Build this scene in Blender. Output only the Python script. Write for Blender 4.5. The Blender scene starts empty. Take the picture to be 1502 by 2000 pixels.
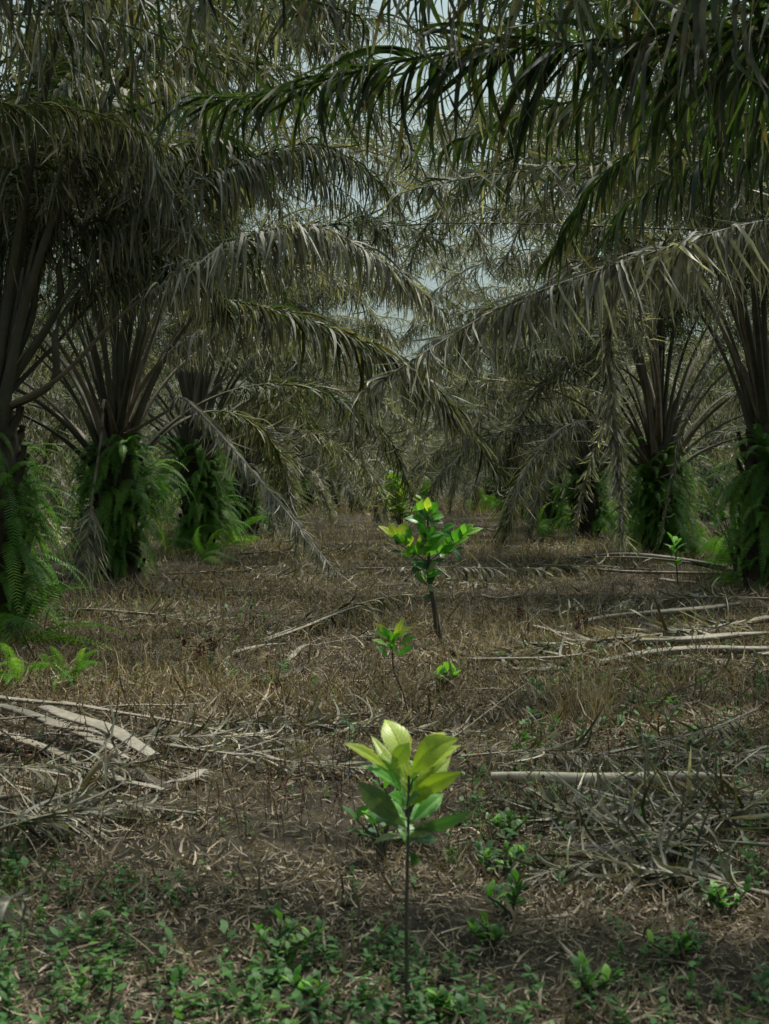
import bpy, math, random
import numpy as np
from mathutils import Vector, Matrix
R = math.radians
sc = bpy.context.scene
COL = sc.collection

# ------------------------------------------------------------ camera, sky, sun, exposure
CAMH = 1.6
FPX = 2778.0                       # focal length in pixels of the 1502 x 2000 photograph
PITCH = math.atan(60 / FPX)
cam_d = bpy.data.cameras.new('camera')
cam = bpy.data.objects.new('camera', cam_d); COL.objects.link(cam)
cam.location = (0, 0, CAMH)
cam.rotation_euler = (R(90) - PITCH, 0, 0)
cam_d.sensor_fit = 'VERTICAL'; cam_d.sensor_height = 36; cam_d.sensor_width = 27; cam_d.lens = 50
cam_d.clip_end = 3000
cam_d.dof.use_dof = True; cam_d.dof.focus_distance = 13.0; cam_d.dof.aperture_fstop = 5.6
sc.camera = cam

SUN_EL, SUN_AZ = R(63), R(38)      # azimuth from +Y towards +X: the sun stands high, ahead and to the right
world = bpy.data.worlds.new('World'); sc.world = world; world.use_nodes = True
wn = world.node_tree; wn.nodes.clear()
wo = wn.nodes.new('ShaderNodeOutputWorld'); bg = wn.nodes.new('ShaderNodeBackground')
sky = wn.nodes.new('ShaderNodeTexSky'); sky.sky_type = 'NISHITA'; sky.sun_disc = False
sky.sun_elevation = SUN_EL; sky.sun_rotation = SUN_AZ
sky.air_density = 1.0; sky.dust_density = 4.0; sky.ozone_density = 1.0
hs = wn.nodes.new('ShaderNodeHueSaturation'); hs.inputs['Saturation'].default_value = 0.30   # thin overcast
wn.links.new(sky.outputs[0], hs.inputs['Color']); 
tint = wn.nodes.new('ShaderNodeMix'); tint.data_type = 'RGBA'; tint.blend_type = 'MULTIPLY'; tint.inputs[0].default_value = 1
tint.inputs[7].default_value = (.86, 1.04, .99, 1)
wn.links.new(hs.outputs[0], tint.inputs[6])
wtc = wn.nodes.new('ShaderNodeTexCoord'); wsx = wn.nodes.new('ShaderNodeSeparateXYZ'); wn.links.new(wtc.outputs['Generated'], wsx.inputs[0])
wmr = wn.nodes.new('ShaderNodeMapRange'); wn.links.new(wsx.outputs[2], wmr.inputs[0])       # overcast: brighter overhead than low down
wmr.inputs[1].default_value = .05; wmr.inputs[2].default_value = .9; wmr.inputs[3].default_value = .95; wmr.inputs[4].default_value = 2.3
wno = wn.nodes.new('ShaderNodeTexNoise'); wno.inputs['Scale'].default_value = 5; wno.inputs['Detail'].default_value = 4; wn.links.new(wtc.outputs['Generated'], wno.inputs['Vector'])
wm = wn.nodes.new('ShaderNodeMath'); wm.operation = 'MULTIPLY_ADD'; wn.links.new(wno.outputs['Fac'], wm.inputs[0]); wm.inputs[1].default_value = .9; wn.links.new(wmr.outputs[0], wm.inputs[2])
wv = wn.nodes.new('ShaderNodeVectorMath'); wv.operation = 'SCALE'; wn.links.new(tint.outputs[2], wv.inputs[0]); wn.links.new(wm.outputs[0], wv.inputs['Scale'])
wn.links.new(wv.outputs[0], bg.inputs[0])
bg.inputs[1].default_value = 0.075
wn.links.new(bg.outputs[0], wo.inputs[0])
sun_d = bpy.data.lights.new('sun', 'SUN'); sun_d.energy = 5.0; sun_d.angle = R(3); sun_d.color = (1, .95, .86)
sun = bpy.data.objects.new('sun', sun_d); COL.objects.link(sun)
sd = Vector((math.sin(SUN_AZ) * math.cos(SUN_EL), math.cos(SUN_AZ) * math.cos(SUN_EL), math.sin(SUN_EL)))
sun.rotation_euler = sd.to_track_quat('Z', 'Y').to_euler(); sun.location = sd * 60
sc.view_settings.view_transform = 'Standard'; sc.view_settings.look = 'None'
sc.view_settings.gamma = 1; sc.view_settings.exposure = -0.2
sc.render.engine = 'CYCLES'
cy = sc.cycles
cy.max_bounces = 6; cy.diffuse_bounces = 4; cy.glossy_bounces = 1; cy.transmission_bounces = 4
cy.transparent_max_bounces = 4; cy.caustics_reflective = False; cy.caustics_refractive = False
cy.sample_clamp_indirect = 4

_c, _s = math.cos(PITCH), math.sin(PITCH)
def P(x, y, d):
    """a place seen at photo pixel x, y, d metres down the path from the camera"""
    rx, ry = (x - 751) / FPX, (1000 - y) / FPX
    v = np.array([rx, _c + ry * _s, -_s + ry * _c]); v *= d / v[1]
    return np.array([v[0], v[1], CAMH + v[2]])
def hgt(x, y):
    x = np.asarray(x, float); y = np.asarray(y, float)
    h = .016 * np.sin(x * .9 + 1.3) * np.sin(y * .55) + .012 * np.sin(x * 2.3 + y * 1.7) + .009 * np.sin(x * 5.1 - y * 3.3 + 1) * np.cos(y * 4.1)
    return h * np.clip((60 - np.abs(y)) / 20, 0, 1) * np.clip((y - 4.5) / 5, 0, 1)
def G(x, y):
    """the ground seen at photo pixel x, y"""
    d = CAMH * FPX / (y - 940.0)
    return np.array([(x - 751) / FPX * d, d, float(hgt((x - 751) / FPX * d, d))])

# ------------------------------------------------------------ materials
def newmat(name):
    m = bpy.data.materials.new(name); m.use_nodes = True; m.node_tree.nodes.clear(); return m, m.node_tree
class NT:
    def __init__(s, t): s.t = t
    def n(s, typ, **k):
        o = s.t.nodes.new('ShaderNode' + typ)
        for a, b in k.items(): setattr(o, a, b)
        return o
    def l(s, a, b): s.t.links.new(a, b)
    def math(s, op, a, b=None, clamp=False):
        o = s.n('Math', operation=op, use_clamp=clamp)
        for i, v in enumerate((a, b)):
            if v is None: continue
            if isinstance(v, (int, float)): o.inputs[i].default_value = v
            else: s.l(v, o.inputs[i])
        return o.outputs[0]
    def mix(s, f, a, b, mode='MIX'):
        o = s.n('Mix', data_type='RGBA', blend_type=mode)
        for sock, v in ((o.inputs[0], f), (o.inputs[6], a), (o.inputs[7], b)):
            if isinstance(v, (int, float)): sock.default_value = v
            elif isinstance(v, tuple): sock.default_value = (*v, 1) if len(v) == 3 else v
            else: s.l(v, sock)
        return o.outputs[2]
    def ramp(s, f, stops):
        o = s.n('ValToRGB'); e = o.color_ramp.elements
        while len(e) < len(stops): e.new(.5)
        for q, (p, c) in zip(e, stops): q.position = p; q.color = (*c, 1)
        s.l(f, o.inputs[0]); return o.outputs[0]
    def noise(s, vec, scale, detail=3, rough=.6):
        o = s.n('TexNoise'); o.inputs['Scale'].default_value = scale; o.inputs['Detail'].default_value = detail
        o.inputs['Roughness'].default_value = rough
        if vec is not None: s.l(vec, o.inputs['Vector'])
        return o.outputs['Fac']
def leaf_shader(nt, col, trans, rough=.55, spec=.35, bump=None):
    bs = nt.n('BsdfPrincipled'); bs.inputs['Roughness'].default_value = rough
    bs.inputs['Specular IOR Level'].default_value = spec
    nt.l(col, bs.inputs['Base Color'])
    if bump is not None: nt.l(bump, bs.inputs['Normal'])
    out = nt.n('OutputMaterial')
    if trans is None: nt.l(bs.outputs[0], out.inputs[0]); return
    tr = nt.n('BsdfTranslucent'); nt.l(trans, tr.inputs[0])
    ms = nt.n('AddShader'); nt.l(bs.outputs[0], ms.inputs[0]); nt.l(tr.outputs[0], ms.inputs[1]); nt.l(ms.outputs[0], out.inputs[0])

def frond_mat(name, dry, dusty=.55, tr=.35, dark=1.0):
    """dry 0 = green leaflets with dusty upper faces, 1 = ash grey withered ones"""
    m, t = newmat(name); nt = NT(t)
    at = nt.n('Attribute', attribute_name='leafdata'); sp = nt.n('SeparateColor'); nt.l(at.outputs['Color'], sp.inputs[0])
    rnd, along, d = sp.outputs[0], sp.outputs[1], sp.outputs[2]
    tc = nt.n('TexCoord'); no = nt.noise(tc.outputs['Object'], 9.0, 3)
    nl = nt.noise(tc.outputs['Object'], 1.1, 2)
    f = nt.math('ADD', nt.math('MULTIPLY', rnd, .45), nt.math('MULTIPLY', nt.math('POWER', along, 2.5), .35))
    f = nt.math('ADD', f, nt.math('MULTIPLY', nt.math('SUBTRACT', no, .5), .5))
    f = nt.math('ADD', f, nt.math('MULTIPLY', nt.math('SUBTRACT', nl, .5), .5))
    f = nt.math('ADD', f, dry - .25, True)
    g = (.022 * dark, .042 * dark, .016 * dark); g2 = (.040 * dark, .062 * dark, .02 * dark)
    col = nt.ramp(f, [(0, g), (.30, g2), (.45, (.075, .08, .045)), (.51, (.12, .085, .045)), (.57, (.13, .125, .10)), (.8, (.235, .22, .18)), (1, (.41, .385, .325))])
    col = nt.mix(1.0, col, nt.ramp(nt.math('FRACT', nt.math('MULTIPLY', rnd, 7.3)), [(0, (.35, .36, .36)), (.55, (.95, .95, .95)), (1, (1.75, 1.68, 1.5))]), 'MULTIPLY')
    geo = nt.n('NewGeometry')
    up = nt.math('MULTIPLY', nt.math('SUBTRACT', 1.0, geo.outputs['Backfacing']), nt.math('MULTIPLY', nt.math('MULTIPLY', nt.math('ADD', no, .15), dusty), nt.math('ADD', nt.math('FRACT', nt.math('MULTIPLY', rnd, 3.7)), .4)), True)
    col2 = nt.mix(up, col, (.26, .248, .215))
    trc = nt.mix(1.0, col, (tr * 1.1, tr * 1.25, tr * .5), 'MULTIPLY')
    leaf_shader(nt, col2, trc, .62, .18)
    return m
def wood_mat(name, a, b, scale=6.0, rough=.75, stretch=(1, 1, 1)):
    m, t = newmat(name); nt = NT(t)
    tc = nt.n('TexCoord'); mp = nt.n('Mapping'); mp.inputs['Scale'].default_value = stretch; nt.l(tc.outputs['Object'], mp.inputs[0])
    no = nt.noise(mp.outputs[0], scale, 5, .7)
    n2 = nt.noise(mp.outputs[0], scale * .22, 2)
    f = nt.math('ADD', nt.math('MULTIPLY', no, .7), nt.math('MULTIPLY', n2, .6))
    col = nt.ramp(f, [(.40, a), (.85, b)])
    bm = nt.n('Bump'); bm.inputs['Strength'].default_value = .6; bm.inputs['Distance'].default_value = .01; nt.l(no, bm.inputs['Height'])
    leaf_shader(nt, col, None, rough, .25, bm.outputs[0])
    return m
def simple_leaf(name, stops, tr=.5, veins=False, rough=.55, spec=.2):
    m, t = newmat(name); nt = NT(t)
    at = nt.n('Attribute', attribute_name='leafdata'); sp = nt.n('SeparateColor'); nt.l(at.outputs['Color'], sp.inputs[0])
    oi = nt.n('ObjectInfo'); tc = nt.n('TexCoord'); no = nt.noise(tc.outputs['Object'], 30, 3)
    f = nt.math('ADD', nt.math('MULTIPLY', sp.outputs[0], .8), nt.math('MULTIPLY', nt.math('SUBTRACT', no, .4), .5), True)
    col = nt.ramp(f, stops); bump = None
    if veins:                       # green = along the leaf, blue = distance from the midrib
        v = nt.math('SUBTRACT', nt.math('MULTIPLY', sp.outputs[1], 11.0), nt.math('MULTIPLY', sp.outputs[2], 3.2))
        v = nt.math('ABSOLUTE', nt.math('SUBTRACT', nt.math('FRACT', v), .5))
        side = nt.math('SUBTRACT', 1.0, nt.math('MULTIPLY', v, 7.0), True)
        mid = nt.math('SUBTRACT', 1.0, nt.math('MULTIPLY', sp.outputs[2], 12.0), True)
        k = nt.math('MAXIMUM', nt.math('MULTIPLY', side, .35), nt.math('MULTIPLY', mid, .8))
        col = nt.mix(k, col, nt.mix(1.0, col, (.45, .62, .5), 'MULTIPLY'))
        sp1 = nt.noise(tc.outputs['Object'], 95, 2); sp2 = nt.noise(tc.outputs['Object'], 14, 2)
        spot = nt.math('MULTIPLY', nt.math('SUBTRACT', sp1, .64), 14, True)
        col = nt.mix(nt.math('MULTIPLY', spot, .75), col, (.10, .07, .025))
        col = nt.mix(nt.math('MULTIPLY', nt.math('SUBTRACT', sp2, .5), 2.2, True), col, nt.mix(1.0, col, (.62, .72, .8), 'MULTIPLY'))
        edge = nt.math('MULTIPLY', nt.math('SUBTRACT', nt.math('ADD', sp.outputs[2], nt.math('MULTIPLY', sp1, .35)), 1.17), 9, True)
        col = nt.mix(edge, col, (.16, .10, .035))
        bm = nt.n('Bump'); bm.inputs['Strength'].default_value = .5; bm.inputs['Distance'].default_value = .004
        nt.l(nt.math('SUBTRACT', 1.0, k), bm.inputs['Height']); bump = bm.outputs[0]
    leaf_shader(nt, col, nt.mix(1.0, col, (tr, tr * 1.1, tr * .5), 'MULTIPLY'), rough, spec, bump)
    return m
M = {}
M['green'] = frond_mat('dusty green palm leaflets', .14, .35, .45, .85)
M['olive'] = frond_mat('half withered palm leaflets', .38, .65, .4)
M['dead'] = frond_mat('ash grey withered palm leaflets', .74, .5, .3)
M['shaded'] = frond_mat('shade darkened withered palm leaflets', .40, .3, .2, .8)  # shade from the fronds overhead is put into this darker leaflet colour
M['bright'] = frond_mat('fresh green palm leaflets', -.05, .05, .9, 1.2)
M['litterleaf'] = frond_mat('fallen palm leaflets', .60, .15, .15, .9)
M['petiole'] = wood_mat('palm frond stalk', (.030, .035, .024), (.15, .14, .10), 3.5)
M['deadpetiole'] = wood_mat('dead palm frond stalk', (.10, .082, .06), (.31, .265, .205), 5)
M['trunk'] = wood_mat('palm trunk', (.02, .016, .012), (.10, .08, .06), 7)
M['stump'] = wood_mat('weathered frond base', (.10, .088, .068), (.36, .32, .255), 22)
M['fern'] = simple_leaf('sword fern', [(0, (.025, .08, .016)), (.5, (.075, .165, .025)), (.9, (.19, .27, .045)), (1, (.26, .19, .09))], .9)
M['weed'] = simple_leaf('weed leaves', [(0, (.016, .052, .016)), (.5, (.036, .10, .022)), (1, (.10, .18, .03))], .6)
M['lime'] = simple_leaf('young sapling leaf', [(0, (.15, .24, .018)), (.6, (.27, .34, .025)), (1, (.38, .43, .07))], .75, True, .42, .35)
M['midgreen'] = simple_leaf('grown sapling leaf', [(0, (.035, .15, .02)), (.5, (.10, .27, .03)), (1, (.22, .38, .045))], .7, True, .42, .35)
M['darkleaf'] = simple_leaf('old sapling leaf', [(0, (.02, .08, .02)), (1, (.06, .14, .03))], .45, True, .35, .5)
M['dullleaf'] = simple_leaf('dusty old sapling leaf', [(0, (.10, .16, .06)), (1, (.24, .26, .13))], .3, True, .6, .2)
M['stem'] = wood_mat('sapling stem', (.03, .03, .02), (.12, .11, .08), 30)
M['drygrass'] = simple_leaf('dry grass stalks', [(0, (.12, .085, .048)), (.5, (.34, .25, .15)), (1, (.56, .47, .31))], .25, False, .8, .1)
M['straw'] = simple_leaf('dry litter', [(0, (.05, .038, .027)), (.5, (.20, .152, .105)), (1, (.48, .405, .30))], .15, False, .8, .15)
M['seed'] = simple_leaf('dry seed heads', [(0, (.05, .022, .014)), (1, (.14, .07, .045))], .1, False, .9, .1)
M['palewood'] = wood_mat('bleached stalk', (.26, .22, .16), (.52, .46, .36), 14)
def ground_mat():
    m, t = newmat('dark volcanic soil'); nt = NT(t)
    geo = nt.n('NewGeometry'); pos = geo.outputs['Position']
    n1 = nt.noise(pos, .55, 4, .6); n2 = nt.noise(pos, 7.0, 6, .7); n3 = nt.noise(pos, 60.0, 4, .7)
    f = nt.math('ADD', nt.math('MULTIPLY', n1, .5), nt.math('ADD', nt.math('MULTIPLY', n2, .35), nt.math('MULTIPLY', n3, .3)))
    col = nt.ramp(f, [(.42, (.015, .014, .011)), (.56, (.034, .030, .023)), (.70, (.10, .084, .062))])
    bm = nt.n('Bump'); bm.inputs['Strength'].default_value = .9; bm.inputs['Distance'].default_value = .02
    nt.l(nt.math('ADD', n2, n3), bm.inputs['Height'])
    leaf_shader(nt, col, None, .95, .1, bm.outputs[0]); return m
M['ground'] = ground_mat()

# ------------------------------------------------------------ mesh helpers
class MB:
    def __init__(s): s.v = []; s.f = []; s.m = []; s.c = []; s.n = 0
    def add(s, v, f, mi=0, c=None):
        v = np.asarray(v, float).reshape(-1, 3); f = np.asarray(f, int).reshape(-1, 4)
        s.v.append(v); s.f.append(f + s.n); s.m.append(np.full(len(f), mi)); s.n += len(v)
        if c is None: c = np.zeros((len(v), 3))
        s.c.append(np.asarray(c, float).reshape(-1, 3))
    def mesh(s, name, mats, smooth=True):
        me = bpy.data.meshes.new(name)
        v = np.concatenate(s.v); f = np.concatenate(s.f); c = np.concatenate(s.c); mi = np.concatenate(s.m)
        me.vertices.add(len(v)); me.vertices.foreach_set('co', v.astype(np.float32).ravel())
        me.loops.add(f.size); me.loops.foreach_set('vertex_index', f.ravel().astype(np.int32))
        me.polygons.add(len(f)); me.polygons.foreach_set('loop_start', (np.arange(len(f)) * 4).astype(np.int32))
        me.update(calc_edges=True)
        me.polygons.foreach_set('material_index', mi.astype(np.int32))
        me.polygons.foreach_set('use_smooth', np.full(len(f), smooth))
        a = me.attributes.new('leafdata', 'FLOAT_COLOR', 'POINT')
        a.data.foreach_set('color', np.concatenate([c, np.ones((len(c), 1))], 1).astype(np.float32).ravel())
        for q in mats: me.materials.append(M[q])
        return me
def link(name, me, parent=None):
    o = bpy.data.objects.new(name, me); COL.objects.link(o); o.parent = parent; return o
def tag(o, label=None, cat=None, group=None, kind=None):
    if label: o['label'] = label
    if cat: o['category'] = cat
    if group: o['group'] = group
    if kind: o['kind'] = kind
    return o
def empty(name, loc, rz=0):
    o = bpy.data.objects.new(name, None); COL.objects.link(o); o.location = tuple(loc); o.rotation_euler = (0, 0, rz); return o
def nrm(a): return a / (np.linalg.norm(a, axis=-1, keepdims=True) + 1e-9)

def spline(pts, n):
    pts = np.asarray(pts, float)
    p = np.vstack([2 * pts[0] - pts[1], pts, 2 * pts[-1] - pts[-2]])
    out = []
    for i in range(len(pts) - 1):
        for t in np.linspace(0, 1, 12, endpoint=False):
            a, b, c, d = p[i:i + 4]
            out.append(.5 * ((2 * b) + (-a + c) * t + (2 * a - 5 * b + 4 * c - d) * t * t + (-a + 3 * b - 3 * c + d) * t ** 3))
    out.append(pts[-1]); out = np.array(out)
    s = np.r_[0, np.cumsum(np.linalg.norm(np.diff(out, axis=0), axis=1))]
    u = np.linspace(0, s[-1], n)
    return np.stack([np.interp(u, s, out[:, k]) for k in range(3)], 1), s[-1]

def tube(mb, pts, rad, sides=6, mi=0, flat=1.0, c=None, cap=True, tri=False):
    pts = np.asarray(pts, float); n = len(pts); rad = np.broadcast_to(np.asarray(rad, float), (n,))
    t = nrm(np.gradient(pts, axis=0)); up = np.tile([0, 0, 1.], (n, 1))
    bad = np.abs(t[:, 2]) > .97; up[bad] = [0.0, 1.0, 0]
    s = nrm(np.cross(t, up)); u = nrm(np.cross(s, t))
    a = np.arange(sides) / sides * 2 * math.pi
    ca, sa = np.cos(a), np.sin(a)
    if tri: sa = np.where(sa > 0, sa * .35, sa)       # channelled, flat-topped frond stalk
    v = pts[:, None] + rad[:, None, None] * (ca[None, :, None] * s[:, None] + flat * sa[None, :, None] * u[:, None])
    i = np.arange(n - 1)[:, None] * sides; j = np.arange(sides)[None]; jn = (j + 1) % sides
    f = np.stack([i + j, i + sides + j, i + sides + jn, i + jn], -1).reshape(-1, 4)[:, ::-1]
    v = v.reshape(-1, 3); 
    if cap:
        k = len(v); v = np.vstack([v, pts[:1], pts[-1:]])
        f1 = [[k, jj, (jj + 1) % sides, k] for jj in range(sides)]
        b = (n - 1) * sides
        f2 = [[k + 1, b + (jj + 1) % sides, b + jj, k + 1] for jj in range(sides)]
        # quads with a repeated corner are replaced by splitting the fan in pairs
        f1 = [[k, jj, (jj + 1) % sides, (jj + 2) % sides] for jj in range(0, sides - 1, 2)]
        f2 = [[k + 1, b + (jj + 2) % sides, b + (jj + 1) % sides, b + jj] for jj in range(0, sides - 1, 2)]
        f = np.vstack([f, f1, f2])
    mb.add(v, f, mi, np.tile(c if c is not None else [.5, .5, 0], (len(v), 1)))

def leaflets(mb, base, d0, side0, L, W, droop, K, rng, mi=1, curl=.25, twist=.6, dry=0., clampz=False, fold=0.0, tw0=0.0, wig=0.0):
    """many strap leaves at once: each bends under its own weight as it leaves the stalk"""
    N = len(base); L = np.broadcast_to(L, (N,)); W = np.broadcast_to(W, (N,)); droop = np.broadcast_to(droop, (N,))
    p = base.copy(); d = nrm(d0.copy()); s = nrm(side0 - (side0 * d).sum(1, keepdims=True) * d)
    cv = rng.normal(0, 1, (N, 3)) * curl / K; down = np.array([0, 0, -1.])
    tw = (rng.normal(0, 1, (N, 1)) * twist) / K
    P_, S_ = [], []
    ph = rng.uniform(0, 6.3, (N, 1)); 
    for k in range(K + 1):
        P_.append(p.copy()); S_.append(s.copy())
        if k == K: break
        t = (k + .5) / K
        d = nrm(d + down * (droop[:, None] / K) * (.6 + .9 * t) + cv * (1 + 2 * t) + wig * s * np.sin(ph + k * 1.9))
        p = p + d * (L / K)[:, None]
        if clampz:
            lo = hgt(p[:, 0], p[:, 1]) + .012 + .02 * rng.random(N)
            p[:, 2] = np.maximum(p[:, 2], lo)
        s = s + np.cross(d, s) * tw
        s = nrm(s - (s * d).sum(1, keepdims=True) * d)
    Pm = np.stack(P_, 1); Sm = np.stack(S_, 1)
    t = np.linspace(0, 1, K + 1); prof = np.interp(t, [0, .12, .45, .8, 1], [.45, .9, 1, .55, .04])
    w = W[:, None] * prof[None] * .5
    A = Pm - Sm * w[..., None]; B = Pm + Sm * w[..., None]
    rnd = rng.random(N)[:, None] * np.ones((1, K + 1)); al = np.tile(t, (N, 1)); dr = np.full((N, K + 1), dry)
    cc = np.stack([rnd, al, dr], -1)
    if fold > 0:
        D = np.gradient(Pm, axis=1); Nn = nrm(np.cross(Sm, D))
        C = Pm - Nn * w[..., None] * fold
        v = np.stack([A, C, B], 2).reshape(-1, 3); c = np.repeat(cc[:, :, None], 3, 2).reshape(-1, 3)
        i = (np.arange(N)[:, None] * (K + 1) + np.arange(K)[None]).ravel() * 3
        f = np.concatenate([np.stack([i, i + 1, i + 4, i + 3], 1), np.stack([i + 1, i + 2, i + 5, i + 4], 1)])
    else:
        v = np.stack([A, B], 2).reshape(-1, 3); c = np.repeat(cc[:, :, None], 2, 2).reshape(-1, 3)
        i = (np.arange(N)[:, None] * (K + 1) + np.arange(K)[None]).ravel() * 2
        f = np.stack([i, i + 1, i + 3, i + 2], 1)
    mb.add(v, f, mi, c)

def frond_mesh(name, pts, mats, seed=0, n=110, K=6, t0=.2, Lmax=.95, W=.045, droop=2.6, curl=.5, twist=1.6, rbase=.07,
               rtip=.008, lift=.35, swept=.7, tipL=.35, ground=False, keep=1.0, fold=0., sides=6, t1=1.0, wig=0.0, downcut=1.0):
    rng = np.random.default_rng(seed); mb = MB()
    NP = 48; c, total = spline(pts, NP)
    tt = np.linspace(0, 1, NP)
    rad = np.interp(tt, [0, .04, .15, .5, 1], [rbase * 1.25, rbase, rbase * .62, rbase * .36, rtip])
    tube(mb, c, rad, sides, 0, .8, tri=True)
    tan = nrm(np.gradient(c, axis=0))
    for sg in (-1, 1):
        t = np.linspace(t0, t1, n) + rng.uniform(-.4, .4, n) / n * (t1 - t0)
        t = np.clip(t, 0, 1); ok = rng.random(n) < keep; t = t[ok]
        m = len(t)
        b = np.stack([np.interp(t, tt, c[:, k]) for k in range(3)], 1)
        T = nrm(np.stack([np.interp(t, tt, tan[:, k]) for k in range(3)], 1))
        upv = np.tile([0, 0, 1.], (m, 1)); v = np.abs(T[:, 2]) > .96; upv[v] = [0.3, 1, 0]
        S = nrm(np.cross(T, upv)) * sg; U = nrm(np.cross(S * sg, T))
        u = (t - t0) / (1 - t0)
        sw = (swept + .5 * u + rng.normal(0, .12, m))[:, None]
        lf = (lift + rng.choice([-.35, .0, .4], m) * (0.3 if ground else 1.) + rng.normal(0, .15, m))[:, None]
        d0 = nrm(S + T * sw + U * lf)
        LL = Lmax * np.interp(u, [0, .12, .35, .7, .93, 1], [.35, .8, 1, .85, .5, tipL]) * rng.uniform(.75, 1.1, m)
        WW = W * np.interp(u, [0, .1, .5, 1], [.4, .9, 1, .6]) * rng.uniform(.7, 1.15, m)
        rb = np.interp(t, tt, rad)
        # width runs along the stalk; sign keeps the upper face up
        side = -T * sg if True else T
        nr = np.cross(side, d0); fl = np.where((nr * U).sum(1) < 0, -1., 1.)[:, None]
        leaflets(mb, b + S * rb[:, None] * .8, d0, side * fl, LL, WW, droop * rng.uniform(.45, 1.6, m), K, rng, 1, curl, twist, 0, ground, fold, wig=wig)
    return mb.mesh(name, mats), total

def arc(e0, e1, L, az_drift=0., p=1.35, n=9):
    """a frond leaving the crown at elevation e0 and ending at e1 (degrees)"""
    pts = [np.zeros(3)]; a = 0.
    for i in range(n):
        t = (i + .5) / n; e = R(e0 + (e1 - e0) * t ** p); a = R(az_drift) * t
        pts.append(pts[-1] + L / n * np.array([math.cos(e) * math.cos(a), math.cos(e) * math.sin(a), math.sin(e)]))
    return pts

def leafblade(mb, base, tip, width, up, bow=.15, rnd=.5, fold=.25, mi=0, nL=10, nW=4, shape=.58, roll=0.0):
    """an obovate leaf with a folded midrib, from base to tip; bow lifts its middle"""
    base = np.asarray(base, float); tip = np.asarray(tip, float); ax = tip - base; L = np.linalg.norm(ax); ax /= L
    up = np.asarray(up, float); up = up - ax * (up @ ax); up /= np.linalg.norm(up) + 1e-9
    sd_ = np.cross(ax, up)
    if roll: up, sd_ = up * math.cos(roll) + sd_ * math.sin(roll), sd_ * math.cos(roll) - up * math.sin(roll)
    t = np.linspace(0, 1, nL + 1)
    w = width * .5 * (np.sin(math.pi * np.clip(t, 0, 1) ** (math.log(.5) / math.log(shape))) ** 1.1 + .04 * (1 - t)); w[-1] = width * .01; w[0] = width * .03
    mid = base + ax * (t * L)[:, None] + up * (bow * L * 4 * t * (1 - t) * (.6 + .4 * t))[:, None]
    rows = []; cs = []
    for j in np.linspace(-1, 1, 2 * nW + 1):
        ripple = .012 * L * abs(j) * np.sin(t * 34 + 3 * (j > 0))
        rows.append(mid + sd_ * (w * j)[:, None] + up * ((fold * w * abs(j) - fold * .7 * w * j * j) + ripple)[:, None])
        cs.append(np.stack([np.full(nL + 1, rnd), t, np.full(nL + 1, abs(j))], 1))
    v = np.stack(rows, 1); c = np.stack(cs, 1); q = 2 * nW + 1
    i = (np.arange(nL)[:, None] * q + np.arange(q - 1)[None]).ravel()
    mb.add(v, np.stack([i, i + 1, i + q + 1, i + q], 1), mi, c)

#STRUCTURE
# ------------------------------------------------------------ ground
def build_ground():
    ys = np.r_[-700, -300, -120, -60, -30, np.linspace(-14, 26, 170), np.linspace(26.6, 62, 70), 75, 100, 150, 250, 450, 900]
    xs = np.r_[-900, -450, -200, -100, -60, -35, np.linspace(-20, 20, 150), 35, 60, 100, 200, 450, 900]
    X, Y = np.meshgrid(xs, ys); Z = hgt(X, Y)
    v = np.stack([X, Y, Z], -1); w = len(xs)
    i = (np.arange(len(ys) - 1)[:, None] * w + np.arange(w - 1)[None]).ravel()
    mb = MB(); mb.add(v, np.stack([i, i + 1, i + w + 1, i + w], 1), 0)
    tag(link('ground', mb.mesh('ground', ['ground'])), 'dark bare plantation soil under dry litter and weeds', 'ground', kind='structure')
build_ground()

# ------------------------------------------------------------ palms
VAR = {}
def variants():
    shapes = {   # e0, e1, L, p, petiole share
        'up': (86, 25, 7.6, 1.8), 'high': (77, -28, 7.6, 1.5), 'mid': (66, -50, 7.2, 1.4),
        'low': (54, -68, 6.8, 1.25), 'droop': (44, -80, 6.4, 1.0), 'hang': (20, -88, 5.2, .55)}
    k = 0
    for s, (e0, e1, L, p) in shapes.items():
        for j in range(2):
            for matn in (('green', 'olive') if s in ('up', 'high') else ('olive', 'dead') if s != 'hang' else ('dead',)):
                k += 1
                pts = arc(e0 + (4 if j else -3), e1 + (10 if j else -8), L * (1.05 if j else .95), 18 if j else -22, p)
                dead = matn == 'dead'
                VAR.setdefault(s, []).append(frond_mesh('frond_' + s, pts, ['petiole' if not dead else 'deadpetiole', matn], seed=k, n=150, K=7,
                    t0=.32, Lmax=.86, W=.034 if not dead else .028, droop=4.2 if not dead else 6.5, curl=1.2 if not dead else 2.6, twist=1.6 if not dead else 3.5, rbase=.085,
                    keep=1 if not dead else .85, wig=.09 if not dead else .25)[0])
variants()
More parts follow.
